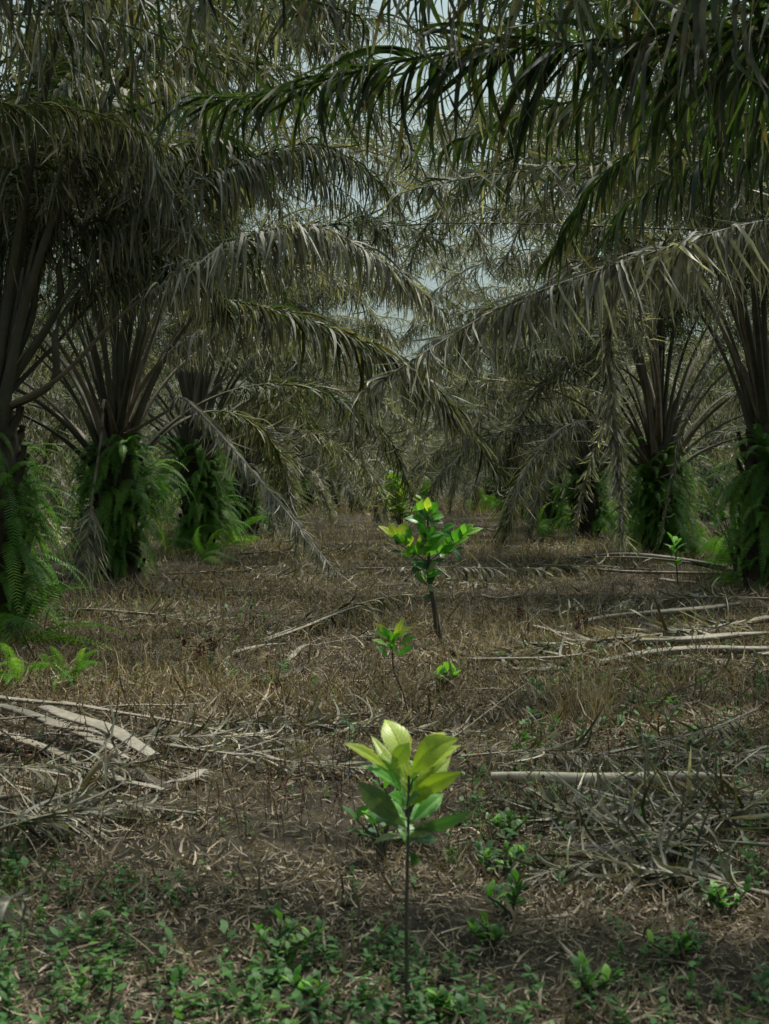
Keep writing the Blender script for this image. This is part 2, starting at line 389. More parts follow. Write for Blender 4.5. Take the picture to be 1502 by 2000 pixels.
def build_fern(seed, n=11, L0=.85):
    rng = np.random.default_rng(seed); mb = MB()
    for i in range(n):
        az = rng.uniform(-1.5, 1.5); el = rng.uniform(-.2, 1.2); L = L0 * rng.uniform(.6, 1.25)
        p = np.array([0, rng.uniform(-.12, .12), rng.uniform(-.12, .12)]); d = np.array([math.cos(az) * math.cos(el), math.sin(az) * math.cos(el), math.sin(el)])
        pts = [p]; 
        for k in range(9):
            d = nrm(d + np.array([0, 0, -.17 - .02 * k])); p = p + d * L / 9; pts.append(p)
        c, _ = spline(pts, 30); tan = nrm(np.gradient(c, axis=0)); tube(mb, c, np.linspace(.004, .001, 30), 3, 0, cap=False, c=[.3, 0, 0])
        m = 30; t = np.linspace(.08, .99, m)
        b = np.stack([np.interp(t, np.linspace(0, 1, 30), c[:, k]) for k in range(3)], 1)
        T = nrm(np.stack([np.interp(t, np.linspace(0, 1, 30), tan[:, k]) for k in range(3)], 1))
        S = nrm(np.cross(T, [0, 0, 1.])); tone = rng.random()
        for sg in (-1, 1):
            l = .085 * np.interp(t, [0, .25, .6, 1], [.5, 1, .85, .15]) * rng.uniform(.85, 1.1, m)
            d0 = nrm(S * sg + T * .25 + [0, 0, -.15]); e = b + d0 * l[:, None]; w = T * (.011 + 0 * l)[:, None]
            v = np.stack([b - w * .8, b + w * .8, e + w * .35 + [0, 0, -.008], e - w * .35 + [0, 0, -.008]], 1)
            if sg < 0: v = v[:, ::-1]
            cc = np.zeros((m, 4, 3)); cc[..., 0] = tone * .7 + .3 * rng.random((m, 1))
            mb.add(v, np.arange(4 * m).reshape(-1, 4), 0, cc)
    return mb.mesh('fern', ['fern'])
FERN = [build_fern(900 + i) for i in range(4)]
def build_trunk(h, seed, r=.31):
    rng = np.random.default_rng(seed); mb = MB()
    z = np.linspace(-.1, h + .5, 9); tube(mb, np.stack([0 * z, 0 * z, z], 1), np.interp(z, [0, .3, h, h + .5], [r * 1.25, r, r * 1.05, r * .5]), 16, 0)
    for i in range(70):               # cut frond bases in a spiral
        a = i * 2.399; zz = .1 + (h) * i / 70
        d = np.array([math.cos(a), math.sin(a), 0]); q = np.array([0, 0, zz]) + d * r * .85
        l = rng.uniform(.12, .3); e = q + d * l * .6 + np.array([0, 0, l])
        tube(mb, [q - [0, 0, .05], (q + e) / 2 + d * .04, e], [.085, .065, .04 + .015 * rng.random()], 5, 0, .55)
    return mb.mesh('trunk', ['trunk'])
TR = [build_trunk(h, 50 + i) for i, h in enumerate((1.9, 2.2, 2.5))]
TH = (1.9, 2.2, 2.5)
NEAR = ['up', 'up', 'high', 'high', 'high', 'mid', 'mid', 'mid', 'low', 'low', 'droop', 'droop']
PALMS = {}
def palm(key, x, y, label, seed, n=34, avoid=None, ferns=18, nfern_h=2.0, scale=1.0, ti=None, layers=None, fs=1.0):
    """avoid: list of (az0, az1) degrees, azimuths in which no ordinary frond grows"""
    rng = random.Random(seed); ti = rng.randrange(3) if ti is None else ti
    root = empty('oil_palm', (x, y, float(hgt(x, y)) - .03), 0)
    tag(root, label, 'palm', 'oil palms in rows along the path')
    root.scale = (scale,) * 3
    t = link('trunk', TR[ti], root); h = TH[ti]
    PALMS[key] = (root, x, y, h * scale)
    order = ['up', 'up', 'high', 'high', 'mid', 'mid', 'low', 'low', 'droop', 'droop']
    for i in range(n):
        f = i / n; cls = (layers or ['up', 'up', 'high', 'high', 'high', 'mid', 'mid', 'low', 'low', 'droop', 'droop', 'hang'])[min(11, int(f * 11.9))]
        az = (i * 137.5 + seed * 31) % 360
        if avoid and cls not in ('up', 'high') and any((az - a0) % 360 < (a1 - a0) % 360 for a0, a1 in avoid): continue
        o = link('frond', rng.choice(VAR[cls]), root)
        rr = .06 + .24 * f; s = rng.uniform(.88, 1.08)
        o.location = (rr * math.cos(R(az)), rr * math.sin(R(az)), h + .12 - .55 * f); o.rotation_euler = (rng.uniform(-.12, .12), rng.uniform(-.05, .05), R(az)); o.scale = (s, s, s)
    for i in range(ferns):
        a = rng.uniform(0, 360); z = .15 + (nfern_h + .1) * (i + .5) / ferns * (h / 2.2)
        o = link('fern', FERN[i % 4], root); s = rng.uniform(.75, 1.35) * fs
        o.location = (.30 * math.cos(R(a)), .30 * math.sin(R(a)), z); o.rotation_euler = (0, rng.uniform(-.2, .3), R(a)); o.scale = (s, s, s)
    return root
# az: 0 = +x (right), 90 = away, 180 = left, 270 = towards the camera
palm('L0', -4.3, 6.0, 'oil palm beside the camera whose dark curly fronds hang in the upper left corner', 1, n=44, avoid=[(290, 70)], ferns=6)
palm('L1', -4.15, 14.9, 'fern covered oil palm cut off by the left edge of the photo', 2, n=38, avoid=[(255, 105)], fs=.8, ferns=40, ti=1, layers=NEAR)
palm('L2', -4.35, 23.2, 'oil palm with a wide fan of bare stalks, second in the left row', 3, n=42, avoid=[(245, 20)], ferns=34, ti=1, layers=NEAR)
palm('L3', -4.2, 31.8, 'oil palm with light green ferns on its trunk, third in the left row', 4, n=40, ferns=30, ti=2, avoid=[(235, 305)], layers=NEAR)
palm('L4', -4.2, 43.0, 'fourth oil palm in the left row, its low fronds hanging over the path', 5, n=36, ferns=18)
palm('L5', -4.2, 52.0, 'fifth oil palm in the left row, small behind the hanging grey fronds', 6, n=34, ferns=12)
palm('R0', 5.8, 12.6, 'oil palm at the right whose long grey frond reaches over the path', 7, n=24, avoid=[(100, 260)], ferns=8)
palm('R00', 5.6, 4.6, 'oil palm whose broad dark green fronds cross the top of the photo', 8, n=22, avoid=[(90, 260)], ferns=0)
palm('R1', 5.75, 21.4, 'fern covered oil palm at the right edge of the picture with arching dark stalks', 9, n=40, avoid=[(100, 300)], ferns=34, ti=1, layers=NEAR)
palm('R2', 5.8, 30.0, 'oil palm with a dense coat of dark ferns left of the right edge palm', 10, n=42, ferns=34, ti=1, avoid=[(235, 305)], layers=NEAR)
palm('R3', 5.75, 40.5, 'third visible oil palm in the right row, pale ferns around its foot', 11, n=40, ferns=26, layers=NEAR)
palm('R4', 5.8, 49.5, 'fourth visible oil palm in the right row, mostly hidden by grey fronds', 12, n=34, ferns=14)
ordn = ['sixth', 'seventh', 'eighth', 'ninth', 'tenth', 'eleventh', 'twelfth', 'thirteenth']
for i in range(5):
    palm('LF%d' % i, -4.3, 61 + 9.2 * i, 'far oil palm, %s from the camera in the row left of the path' % ordn[i], 20 + i, n=26, ferns=5)
    palm('RF%d' % i, 5.7, 59 + 9.2 * i, 'far oil palm, %s from the camera in the row right of the path' % ordn[i], 30 + i, n=26, ferns=5)
for i in range(7):
    palm('LO%d' % i, -11.6 - (i % 2) * .5, 19.5 + 9 * i, 'oil palm in the second row on the left, %s along it' % (['first', 'second', 'third', 'fourth', 'fifth'] + ordn)[i], 40 + i, n=28, ferns=12 if i < 4 else 4)
    palm('RO%d' % i, 13.2 + (i % 2) * .5, 22 + 9 * i, 'oil palm in the second row on the right, %s along it' % (['first', 'second', 'third', 'fourth', 'fifth'] + ordn)[i], 60 + i, n=28, ferns=12 if i < 4 else 4)
for i in range(5):
    palm('LP%d' % i, -19.5, 44 + 10 * i, 'oil palm deep in the third row on the left, %s along it' % ordn[i], 80 + i, n=24, ferns=0, scale=1.1)
    palm('RP%d' % i, 21.5, 46 + 10 * i, 'oil palm deep in the third row on the right, %s along it' % ordn[i], 90 + i, n=24, ferns=0, scale=1.1)
for i, x in enumerate((-22, -13, -7, -1.5, 3.5, 10, 18, 27)):
    palm('E%d' % i, x, 112 + (i * 7) % 9, 'oil palm closing the far end of the path, %s from the left' % (['first', 'second', 'third', 'fourth', 'fifth'] + ordn)[i], 120 + i, n=24, ferns=0, scale=1.25)

for i, (x, y) in enumerate([(-1.6, 76), (2.6, 84), (.3, 94)]):
    palm('C%d' % i, x, y, 'low far palm standing in the end of the path, %s from the camera' % ['nearest', 'middle one', 'farthest'][i], 140 + i, n=30, ferns=0, scale=.85, layers=['high'] * 3 + ['mid'] * 3 + ['low'] * 3 + ['droop'] * 3)
# ------------------------------------------------------------ fronds that cross the path, each grown from its own palm
def hero(key, px, mats, label=None, name='frond', base=True, seed=0, **k):
    root, x, y, h = PALMS[key]
    pts = [P(*p) for p in px]
    if base: pts = [np.array([x, y, h + .1])] + pts
    sc_ = root.scale[0]; off = np.array(root.location)
    pts = [(p - off) / sc_ for p in pts]
    me, L = frond_mesh('frond', pts, mats, seed=seed, **k)
    o = link(name, me, root)
    if label: o['label'] = label
    return o
DG = ['deadpetiole', 'dead']; OG = ['petiole', 'olive']; GG = ['petiole', 'green']
# large grey frond from the right over the middle of the path
hero('R0', [(1900, 560, 12.2), (1700, 440, 11.7), (1502, 430, 11.2), (1250, 500, 10.8), (1000, 590, 10.4), (850, 675, 10.2), (700, 772, 10.0)], DG,
     seed=201, n=330, K=10, t0=.2, Lmax=.74, W=.029, droop=12, curl=2.2, twist=4, lift=.7, tipL=.55, rbase=.07, rtip=.012, fold=.4, wig=.22)
hero('R0', [(1900, 420, 12.4), (1700, 330, 12.0), (1502, 318, 11.6), (1300, 312, 11.3), (1100, 325, 11.0), (900, 350, 10.8), (775, 378, 10.6)], ['deadpetiole', 'olive'],
     seed=202, n=240, K=9, t0=.25, Lmax=.66, W=.032, droop=7, curl=2.2, twist=2.5, lift=.6, fold=.3, wig=.1)
hero('R0', [(1900, 480, 13.0), (1650, 440, 13.0), (1400, 448, 12.8), (1200, 442, 12.6), (1000, 436, 12.4), (850, 436, 12.3), (710, 446, 12.2)], ['petiole', 'dead'],
     seed=203, n=150, K=5, t0=.3, Lmax=.16, W=.02, droop=2.4, curl=1.0, twist=1, lift=.2, rbase=.05, rtip=.008, keep=.7)
# broad leaved fronds along the top
hero('R00', [(2300, 200, 5.6), (1850, -20, 6.0), (1502, 60, 6.3), (1250, 85, 6.5), (1050, 85, 6.6), (850, 105, 6.8), (650, 150, 7.0), (520, 185, 7.1), (385, 190, 7.2)], GG,
     seed=204, n=250, K=8, t0=.25, Lmax=.80, W=.036, droop=3.6, curl=.8, twist=1.6, lift=.25, tipL=.6, fold=.35)
hero('R00', [(2300, 100, 5.4), (1900, -130, 5.8), (1502, -60, 6.1), (1200, -50, 6.3), (950, -50, 6.4), (700, -30, 6.6), (560, 0, 6.7)], OG,
     seed=205, n=230, K=9, t0=.25, Lmax=.75, W=.030, droop=6.4, curl=1.6, twist=2.5, lift=.3, tipL=.6, fold=.35)
hero('R00', [(2300, 350, 6.5), (1900, 160, 7.0), (1600, 130, 7.2), (1400, 140, 7.4), (1200, 180, 7.6), (1050, 215, 7.8), (870, 285, 8.0)], GG,
     seed=206, n=165, K=7, t0=.25, Lmax=.60, W=.045, droop=4.8, curl=.5, twist=1.6, lift=.25, fold=.35)
hero('R00', [(2300, 450, 7.0), (1900, 260, 7.6), (1650, 210, 7.9), (1502, 215, 8.0), (1330, 250, 8.2), (1200, 320, 8.3), (1130, 410, 8.4), (1085, 500, 8.5)], GG,
     seed=207, n=165, K=7, t0=.25, Lmax=.62, W=.042, droop=3.2, curl=.4, twist=1.2, lift=.2, fold=.35, tipL=.5)
hero('R00', [(2250, 550, 7.5), (1900, 330, 8.2), (1650, 250, 8.6), (1450, 290, 8.9), (1330, 330, 9.0), (1200, 420, 9.1)], GG,
     seed=208, n=165, K=7, t0=.25, Lmax=.8, W=.045, droop=5.1, curl=.5, twist=1.2, lift=.2, fold=.35, tipL=.5)
hero('R1', [(1560, 300, 20), (1500, -10, 19), (1420, -70, 18.6), (1330, -30, 18.2), (1270, 60, 18)], ['petiole', 'bright'],
     seed=209, n=120, K=6, t0=.25, Lmax=1.0, W=.05, droop=1.3, curl=.3, twist=.8, lift=.2)
# left side
hero('L0', [(-1200, 300, 6.6), (-700, -20, 7.4), (-300, 130, 8.4), (0, 203, 9.2), (110, 205, 9.5), (230, 235, 9.7), (345, 300, 9.9)], ['petiole', 'shaded'],
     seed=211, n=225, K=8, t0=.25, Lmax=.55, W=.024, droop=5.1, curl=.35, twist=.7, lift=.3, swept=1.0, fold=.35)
hero('L0', [(-1500, 100, 6.3), (-900, -260, 6.3), (-300, -190, 6.2), (0, -70, 6.1), (250, -50, 6.2), (500, -30, 6.4), (700, 30, 6.6)], ['petiole', 'shaded'],
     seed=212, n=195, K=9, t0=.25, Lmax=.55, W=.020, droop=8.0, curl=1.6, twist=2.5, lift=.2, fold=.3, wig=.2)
hero('L0', [(-1400, 200, 7.2), (-800, -160, 7.6), (-300, -60, 8.0), (-60, 20, 8.2), (150, 30, 8.4), (330, 75, 8.6), (420, 130, 8.8)], ['petiole', 'shaded'],
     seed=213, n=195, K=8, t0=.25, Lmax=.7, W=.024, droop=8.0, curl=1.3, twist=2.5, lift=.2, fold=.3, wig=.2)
hero('L1', [(30, 640, 14.6), (90, 400, 14.4), (200, 225, 14.3), (300, 155, 14.2), (365, 160, 14.1), (400, 250, 14)], DG,
     seed=214, n=135, K=7, t0=.45, Lmax=.8, W=.035, droop=4.2, curl=.4, twist=1.0, lift=.3, rbase=.05)
hero('L1', [(60, 680, 14.7), (200, 480, 14.6), (320, 385, 14.6), (450, 325, 14.6), (600, 280, 14.6), (700, 320, 14.6), (775, 395, 14.6)], OG,
     seed=215, n=215, K=7, t0=.3, Lmax=.8, W=.032, droop=5.1, curl=.45, twist=1.0, lift=.3)
hero('L1', [(110, 740, 14.5), (230, 620, 14.2), (350, 535, 14.0), (480, 462, 13.8), (610, 440, 13.6), (700, 480, 13.5), (780, 530, 13.4), (860, 605, 13.3)], DG,
     seed=216, n=210, K=7, t0=.4, Lmax=.75, W=.03, droop=6.4, curl=.7, twist=1.8, lift=.4, rbase=.06, wig=.08)
hero('L2', [(285, 740, 22.6), (370, 660, 22.0), (480, 615, 21.5), (580, 610, 21.2), (680, 650, 21.0), (740, 740, 21)], DG,
     seed=217, n=190, K=7, t0=.3, Lmax=.8, W=.04, droop=6.7, curl=.9, twist=2.0, lift=.5, wig=.1)
hero('L1', [(80, 700, 15), (250, 540, 15.4), (420, 580, 15.8), (560, 610, 16), (690, 660, 16.2), (780, 710, 16.3), (880, 790, 16.3), (975, 925, 16.3)], OG,
     seed=218, n=180, K=7, t0=.45, Lmax=.85, W=.04, droop=2.6, curl=.35, twist=1.0, lift=.1, rbase=.06)
hero('L1', [(40, 500, 14.5), (70, 260, 14.2), (150, 150, 14), (250, 220, 13.8), (330, 380, 13.7)], OG,
     seed=219, n=165, K=7, t0=.3, Lmax=1.0, W=.03, droop=6.4, curl=.6, twist=1.4, lift=.3)
hero('L2', [(270, 700, 22.9), (330, 560, 22.6), (450, 350, 22.2), (560, 320, 22), (680, 380, 21.8), (770, 480, 21.6)], OG,
     seed=220, n=190, K=7, t0=.3, Lmax=.8, W=.035, droop=5.8, curl=.5, twist=1.4, lift=.3)
for i, (tx, ty, ax, ay) in enumerate([(60, 350, 30, 500), (160, 420, 70, 520), (-60, 250, -10, 480), (230, 560, 110, 640), (330, 330, 120, 500)]):
    hero('L1', [(ax - 10, ay + 110, 14.8), (ax, ay, 14.6), ((ax + tx) / 2 - 10, (ay + ty) / 2 - 30, 14.9), (tx, ty - 40, 15.3), (tx + 120, ty - 60, 15.6), (tx + 220, ty + 60, 15.9)], OG,
         seed=240 + i, n=165, K=6, t0=.42, Lmax=.95, W=.03, droop=5.6, curl=.7, twist=1.5, lift=.3, rbase=.07)
for i, (k, d, px, m) in enumerate([
    ('L1', 15.3, [(60, 600), (150, 220), (300, 60), (480, 10), (650, 70), (740, 220)], OG), ('L1', 16.0, [(50, 500), (110, 80), (300, -80), (520, -60), (680, 60), (740, 180)], GG),
    ('L2', 22.5, [(270, 650), (350, 320), (480, 210), (620, 200), (740, 310), (790, 430)], OG), ('R1', 20.5, [(1440, 600), (1380, 260), (1250, 130), (1080, 120), (950, 220), (900, 350)], OG),
    ('R1', 19.5, [(1430, 500), (1300, 160), (1150, 20), (980, 10), (870, 110)], GG), ('R1', 21.5, [(1450, 650), (1350, 400), (1200, 340), (1050, 400), (980, 520)], DG),
    ('R2', 29.0, [(1280, 700), (1220, 460), (1120, 390), (1000, 400), (920, 480), (880, 580)], DG), ('R2', 28.5, [(1270, 600), (1180, 360), (1060, 290), (940, 330), (870, 430)], OG),
    ('L3', 31.0, [(390, 750), (450, 520), (560, 420), (680, 410), (780, 500), (830, 620)], DG), ('L3', 30.5, [(400, 700), (440, 440), (540, 320), (660, 300), (760, 380)], OG),
    ('R3', 40.0, [(1130, 720), (1080, 480), (1000, 400), (900, 420), (840, 520)], DG), ('L3', 32.0, [(420, 700), (520, 430), (640, 330), (740, 350), (790, 430)], OG),
    ('R2', 28.0, [(1270, 600), (1150, 260), (1020, 215), (920, 260), (860, 370)], DG), ('L2', 22.0, [(280, 650), (400, 200), (560, 80), (700, 90), (790, 200)], OG),
    ('R1', 19.0, [(1430, 500), (1280, 60), (1130, -60), (980, -50), (900, 30)], OG), ('L1', 16.0, [(60, 500), (160, 40), (380, -100), (560, -60), (700, 60)], OG),
    ('R1', 21.0, [(1430, 560), (1300, 300), (1150, 250), (1000, 280), (900, 390)], DG), ('R2', 31.0, [(1260, 650), (1150, 440), (1030, 400), (930, 450), (850, 540)], OG),
    ('L1', 17.0, [(80, 500), (200, 100), (420, 20), (620, 60), (760, 170), (815, 320)], OG), ('L2', 23.5, [(300, 650), (430, 300), (600, 250), (750, 290), (860, 390), (900, 490)], DG),
    ('R1', 22.0, [(1430, 560), (1250, 230), (1080, 190), (930, 230), (830, 340)], DG), ('R2', 30.0, [(1270, 650), (1150, 350), (1000, 340), (880, 390), (790, 510)], DG),
    ('L3', 33.0, [(400, 700), (520, 480), (680, 430), (830, 470), (900, 570)], DG), ('R3', 42.0, [(1130, 720), (1050, 520), (940, 480), (830, 520), (760, 610)], DG),
    ('R1', 18.0, [(1450, 400), (1350, 60), (1220, -20), (1080, 20), (960, 130)], OG), ('L3', 34.0, [(400, 650), (480, 350), (600, 230), (730, 250), (830, 350)], OG),
    ('L4', 43.0, [(520, 700), (620, 500), (740, 430), (850, 470), (910, 560)], DG), ('R4', 49.0, [(1050, 740), (980, 600), (900, 560), (830, 590), (790, 670)], DG),
    ('R3', 39.0, [(1120, 700), (1060, 420), (970, 340), (880, 370), (830, 450)], DG), ('L2', 21.0, [(280, 600), (350, 180), (500, 40), (640, 10), (760, 60)], OG),
    ('L1', 16.5, [(60, 560), (180, 260), (380, 130), (580, 140), (750, 230), (870, 400)], OG), ('R1', 20.0, [(1430, 560), (1250, 280), (1080, 210), (910, 215), (790, 290), (720, 410)], DG),
    ('R2', 28.0, [(1270, 650), (1130, 390), (980, 320), (830, 340), (720, 450)], DG), ('L2', 22.0, [(290, 650), (430, 370), (600, 290), (770, 310), (900, 400), (960, 520)], DG),
    ('L3', 31.0, [(400, 700), (560, 510), (740, 470), (880, 530), (960, 650)], DG), ('R3', 39.0, [(1110, 700), (1000, 510), (880, 480), (770, 530), (710, 630)], DG),
    ('R2', 27.0, [(1270, 680), (1150, 530), (1000, 500), (860, 560), (780, 680)], DG), ('L4', 42.0, [(510, 760), (620, 600), (740, 560), (850, 610), (920, 730)], DG),
    ('R1', 21.0, [(1430, 600), (1300, 360), (1150, 290), (990, 310), (850, 420), (790, 540)], OG), ('L5', 52.0, [(560, 780), (650, 660), (760, 620), (850, 660), (900, 760)], DG),
    ('L3', 31.0, [(400, 780), (500, 700), (600, 720), (680, 820), (715, 930)], DG), ('L4', 42.0, [(520, 800), (600, 740), (670, 760), (715, 830), (735, 900)], DG),
    ('L5', 52.0, [(570, 820), (640, 780), (710, 820), (745, 900)], DG), ('R3', 40.0, [(1120, 790), (1040, 750), (960, 790), (905, 880), (880, 960)], DG),
    ('R4', 49.0, [(1060, 800), (980, 770), (900, 830), (862, 945)], OG), ('R2', 30.0, [(1260, 760), (1170, 700), (1080, 730), (1015, 820), (985, 930)], OG),
    ('LF0', 61.0, [(600, 850), (680, 825), (760, 870), (805, 945)], DG), ('RF0', 59.0, [(1000, 850), (930, 820), (870, 860), (835, 945)], DG),
    ('R2', 29.0, [(1270, 620), (1150, 300), (1010, 230), (860, 240), (740, 320)], OG), ('L2', 23.0, [(280, 620), (420, 260), (600, 150), (770, 170), (900, 280)], OG),
    ('L3', 33.0, [(400, 650), (520, 340), (680, 250), (820, 270), (930, 360)], OG), ('R1', 22.0, [(1430, 500), (1270, 180), (1100, 90), (920, 100), (800, 200)], OG),
    ('R3', 41.0, [(1110, 650), (1010, 400), (900, 330), (790, 340), (700, 420)], OG), ('L2', 24.0, [(290, 600), (400, 150), (560, 20), (720, 20), (850, 120)], GG),
    ('L1', 15.0, [(40, 600), (90, 330), (220, 300), (330, 380), (420, 520)], DG), ('R1', 20.8, [(1440, 700), (1330, 520), (1180, 500), (1060, 560), (1000, 660)], DG),
    ('L2', 23.8, [(300, 720), (420, 560), (560, 520), (680, 560), (760, 660)], DG), ('R2', 30.5, [(1260, 720), (1160, 600), (1050, 590), (950, 650), (910, 750)], DG),
    ('R3', 40.0, [(1100, 700), (1040, 590), (960, 560), (880, 600), (850, 680)], DG), ('L4', 43.0, [(520, 760), (600, 640), (690, 620), (770, 680), (800, 770)], DG)]):
    dd = -1 if k[0] == 'L' else 1
    hero(k, [(x, y, d - .15 * q) for q, (x, y) in enumerate(px)], m, seed=260 + i, n=190, K=7, t0=.36, Lmax=.84, W=.028, droop=6.5, curl=2.2, twist=3, lift=.4, rbase=.075, wig=.22)
# right palms' low grey fronds and the far bright one
hero('R3', [(1150, 780, 40), (1110, 755, 39.5), (1060, 760, 39), (1010, 800, 38.6), (975, 870, 38.4)], DG, seed=221, n=150, K=6, t0=.2, Lmax=1.0, W=.05, droop=5.8, curl=.6, twist=1.2, lift=.4)
# dead fronds hanging down from the crowns to the ground
hero('L2', [(330, 800, 22.4), (352, 775, 22.0), (400, 815, 21.4), (480, 905, 20.6), (560, 1000, 19.8), (640, 1098, 18.9), (668, 1125, 18.6)], DG, 'snapped dead frond slanting down to the ground',
     seed=222, n=110, K=6, t0=.2, Lmax=.55, W=.03, droop=3.5, curl=.7, twist=1.5, lift=.0, rbase=.06, swept=1.2)
hero('L2', [(205, 780, 21.8), (198, 850, 21.5), (182, 960, 21.3), (170, 1060, 21.1), (162, 1160, 21.0)], DG, 'dead frond hanging straight down to the ground',
     seed=223, n=50, K=6, t0=.72, Lmax=.75, W=.035, droop=2.6, curl=.5, twist=1.2, lift=.1, rbase=.055, swept=.5)
hero('R0', [(1225, 505, 10.9), (1192, 560, 10.95), (1188, 680, 11.0), (1196, 800, 11.0), (1208, 920, 11.0), (1215, 1045, 11.0)], DG, 'shrivelled grey frond hanging down like a rope', base=False,
     seed=224, n=210, K=8, t0=.03, Lmax=.26, W=.022, droop=13, curl=3.4, twist=5, lift=.2, rbase=.012, rtip=.006, swept=.6, wig=.45, tipL=.9)
hero('R0', [(1190, 800, 13.1), (1165, 870, 13.1), (1140, 950, 13.1), (1118, 1055, 13.1)], DG, 'thin withered frond piece trailing beside the rope like one', base=False,
     seed=225, n=90, K=7, t0=.05, Lmax=.2, W=.015, droop=12, curl=3.2, twist=5, rbase=.010, wig=.5)
hero('R1', [(1420, 560, 20.0), (1400, 640, 19.5), (1370, 740, 19.2), (1335, 830, 19.0), (1310, 940, 19.0), (1290, 1060, 19.0)], DG, 'thin dark dead frond trailing down',
     seed=226, n=100, K=6, t0=.35, Lmax=.3, W=.022, droop=4.5, curl=2.6, twist=4, rbase=.03, wig=.4, keep=.7)
#OBJECTS
# ------------------------------------------------------------ fallen fronds and stalks on the ground
def fallen(pts, label, seed, mats=('deadpetiole', 'litterleaf'), **k):
    pts = [np.array(p, float) for p in pts]; o0 = pts[0].copy(); o0[2] = 0
    kw = dict(n=100, K=6, t0=.12, Lmax=.7, W=.026, droop=1.2, curl=1.2, twist=2.5, rbase=.03, rtip=.006, lift=.15, ground=True, fold=.0, swept=.8)
    kw.update(k)
    me, L = frond_mesh('fallen_frond', pts, list(mats), seed=seed, **kw)
    me.transform(Matrix.Translation(tuple(-o0)))
    o = link('fallen_frond', me); o.location = tuple(o0)
    return tag(o, label, 'fallen frond', 'dead palm fronds lying on the ground')
def g(x, y, lift=.03):
    d = (CAMH - lift) * FPX / (y - 940.0); return P(x, y, d) + np.array([0, 0, float(hgt((x - 751) / FPX * d, d))])
fallen([g(330, 1405), g(520, 1412, .05), g(760, 1418, .05), g(980, 1425)], 'long dead frond lying level across the ground behind the foreground sapling', 301, n=130, Lmax=.4, W=.018, rbase=.016)
fallen([g(320, 1452, .08), g(500, 1475, .08), g(700, 1498, .06), g(850, 1520)], 'dead frond with a bare tan rib running behind the foreground sapling', 302, n=90, Lmax=.4, W=.016, rbase=.02, keep=.6)
fallen([g(1502, 1205, .2), g(1380, 1222, .2), g(1230, 1245, .15), g(1080, 1265, .1), g(940, 1278, .05)], 'long pale fallen frond reaching in from the right edge', 303, n=110, Lmax=.6, W=.03, rbase=.065)
fallen([g(1502, 1650, .12), g(1380, 1640, .12), g(1250, 1620, .08), g(1100, 1580, .05), g(980, 1560)], 'dead frond with tangled leaflets lying in the right foreground', 304, n=110, Lmax=.5, W=.018, rbase=.014)
fallen([g(1600, 1560, .1), g(1420, 1590, .12), g(1250, 1655, .1), g(1080, 1700, .06), g(1000, 1730)], 'flattened grey frond nearest the camera on the right', 305, n=120, Lmax=.45, W=.016, rbase=.014)
fallen([g(1560, 1540, .1), g(1400, 1560, .12), g(1200, 1580, .1), g(1020, 1600, .06)], 'grey frond lying just below the pale stalk on the right', 306, n=120, Lmax=.5, W=.018, rbase=.014)
fallen([g(60, 1188, .05), g(200, 1192, .08), g(320, 1205, .06), g(460, 1222), g(560, 1240)], 'dead frond on the ground below the hanging one on the left', 307, n=90, Lmax=.5, W=.022, rbase=.04)
fallen([g(512, 1252, .05), g(600, 1215, .12), g(690, 1185, .22), g(780, 1160, .2), g(850, 1170, .1)], 'arched dead frond with downward curled leaflets left of the tall sapling', 308, n=80, Lmax=.45, W=.028, rbase=.022, droop=4)
fallen([g(700, 1112, .1), g(850, 1108, .25), g(1000, 1108, .25), g(1150, 1106, .15), g(1280, 1110)], 'dead frond with hooked leaflets behind the tall sapling', 309, n=130, Lmax=.55, W=.04, rbase=.04, droop=3.5)
fallen([g(1430, 1112, .1), g(1330, 1098, .25), g(1220, 1086, .35), g(1100, 1090, .1)], 'pale arched fallen stalk in front of the fern covered palm on the right', 310, n=60, Lmax=.4, W=.03, rbase=.07, keep=.5)
fallen([g(1502, 1170, .2), g(1400, 1166, .22), g(1280, 1175, .1), g(1200, 1185)], 'thin fallen frond above the long pale one at the right edge', 311, n=80, Lmax=.5, W=.026, rbase=.03)
fallen([g(330, 1120, .1), g(440, 1118, .1), g(560, 1122, .08), g(700, 1128)], 'dead frond lying in dry grass beside the left palms', 312, n=110, Lmax=.6, W=.03, rbase=.03)
fallen([g(470, 1080, .1), g(600, 1075, .12), g(760, 1082, .1)], 'small far fallen frond in dry grass left of the tall sapling', 313, n=90, Lmax=.7, W=.04, rbase=.04)
fallen([g(-60, 1640, .15), g(20, 1610, .2), g(120, 1590, .1), g(260, 1600)], 'tangled grey frond below the pile of cut stalks', 314, n=100, Lmax=.45, W=.014, rbase=.014)
fallen([g(-80, 1500, .15), g(60, 1500, .2), g(200, 1490, .15), g(330, 1500)], 'dead frond lying among the pile of cut stalks', 315, keep=.5, n=110, Lmax=.5, W=.015, rbase=.014)
fallen([g(1480, 1390, .15), g(1350, 1430, .12), g(1200, 1440, .1), g(1080, 1450)], 'dead frond lying right of the foreground sapling behind the pale stalk', 316, n=90, Lmax=.3, W=.014, rbase=.012, keep=.6)
fallen([P(-60, 1770, 3.5), P(-10, 1765, 3.45), P(30, 1755, 3.4)], 'blurred pale frond tip poking in at the left edge', 317, n=14, Lmax=.13, W=.012, rbase=.006, lift=.5, droop=2.5, K=8, ground=False, t0=.3)
fallen([g(905, 1290, .05), g(980, 1285, .12), g(1100, 1280, .12), g(1220, 1262, .05)], 'short pale frond base beside the bent dark stalk', 318, n=40, Lmax=.5, W=.03, rbase=.05, keep=.7)

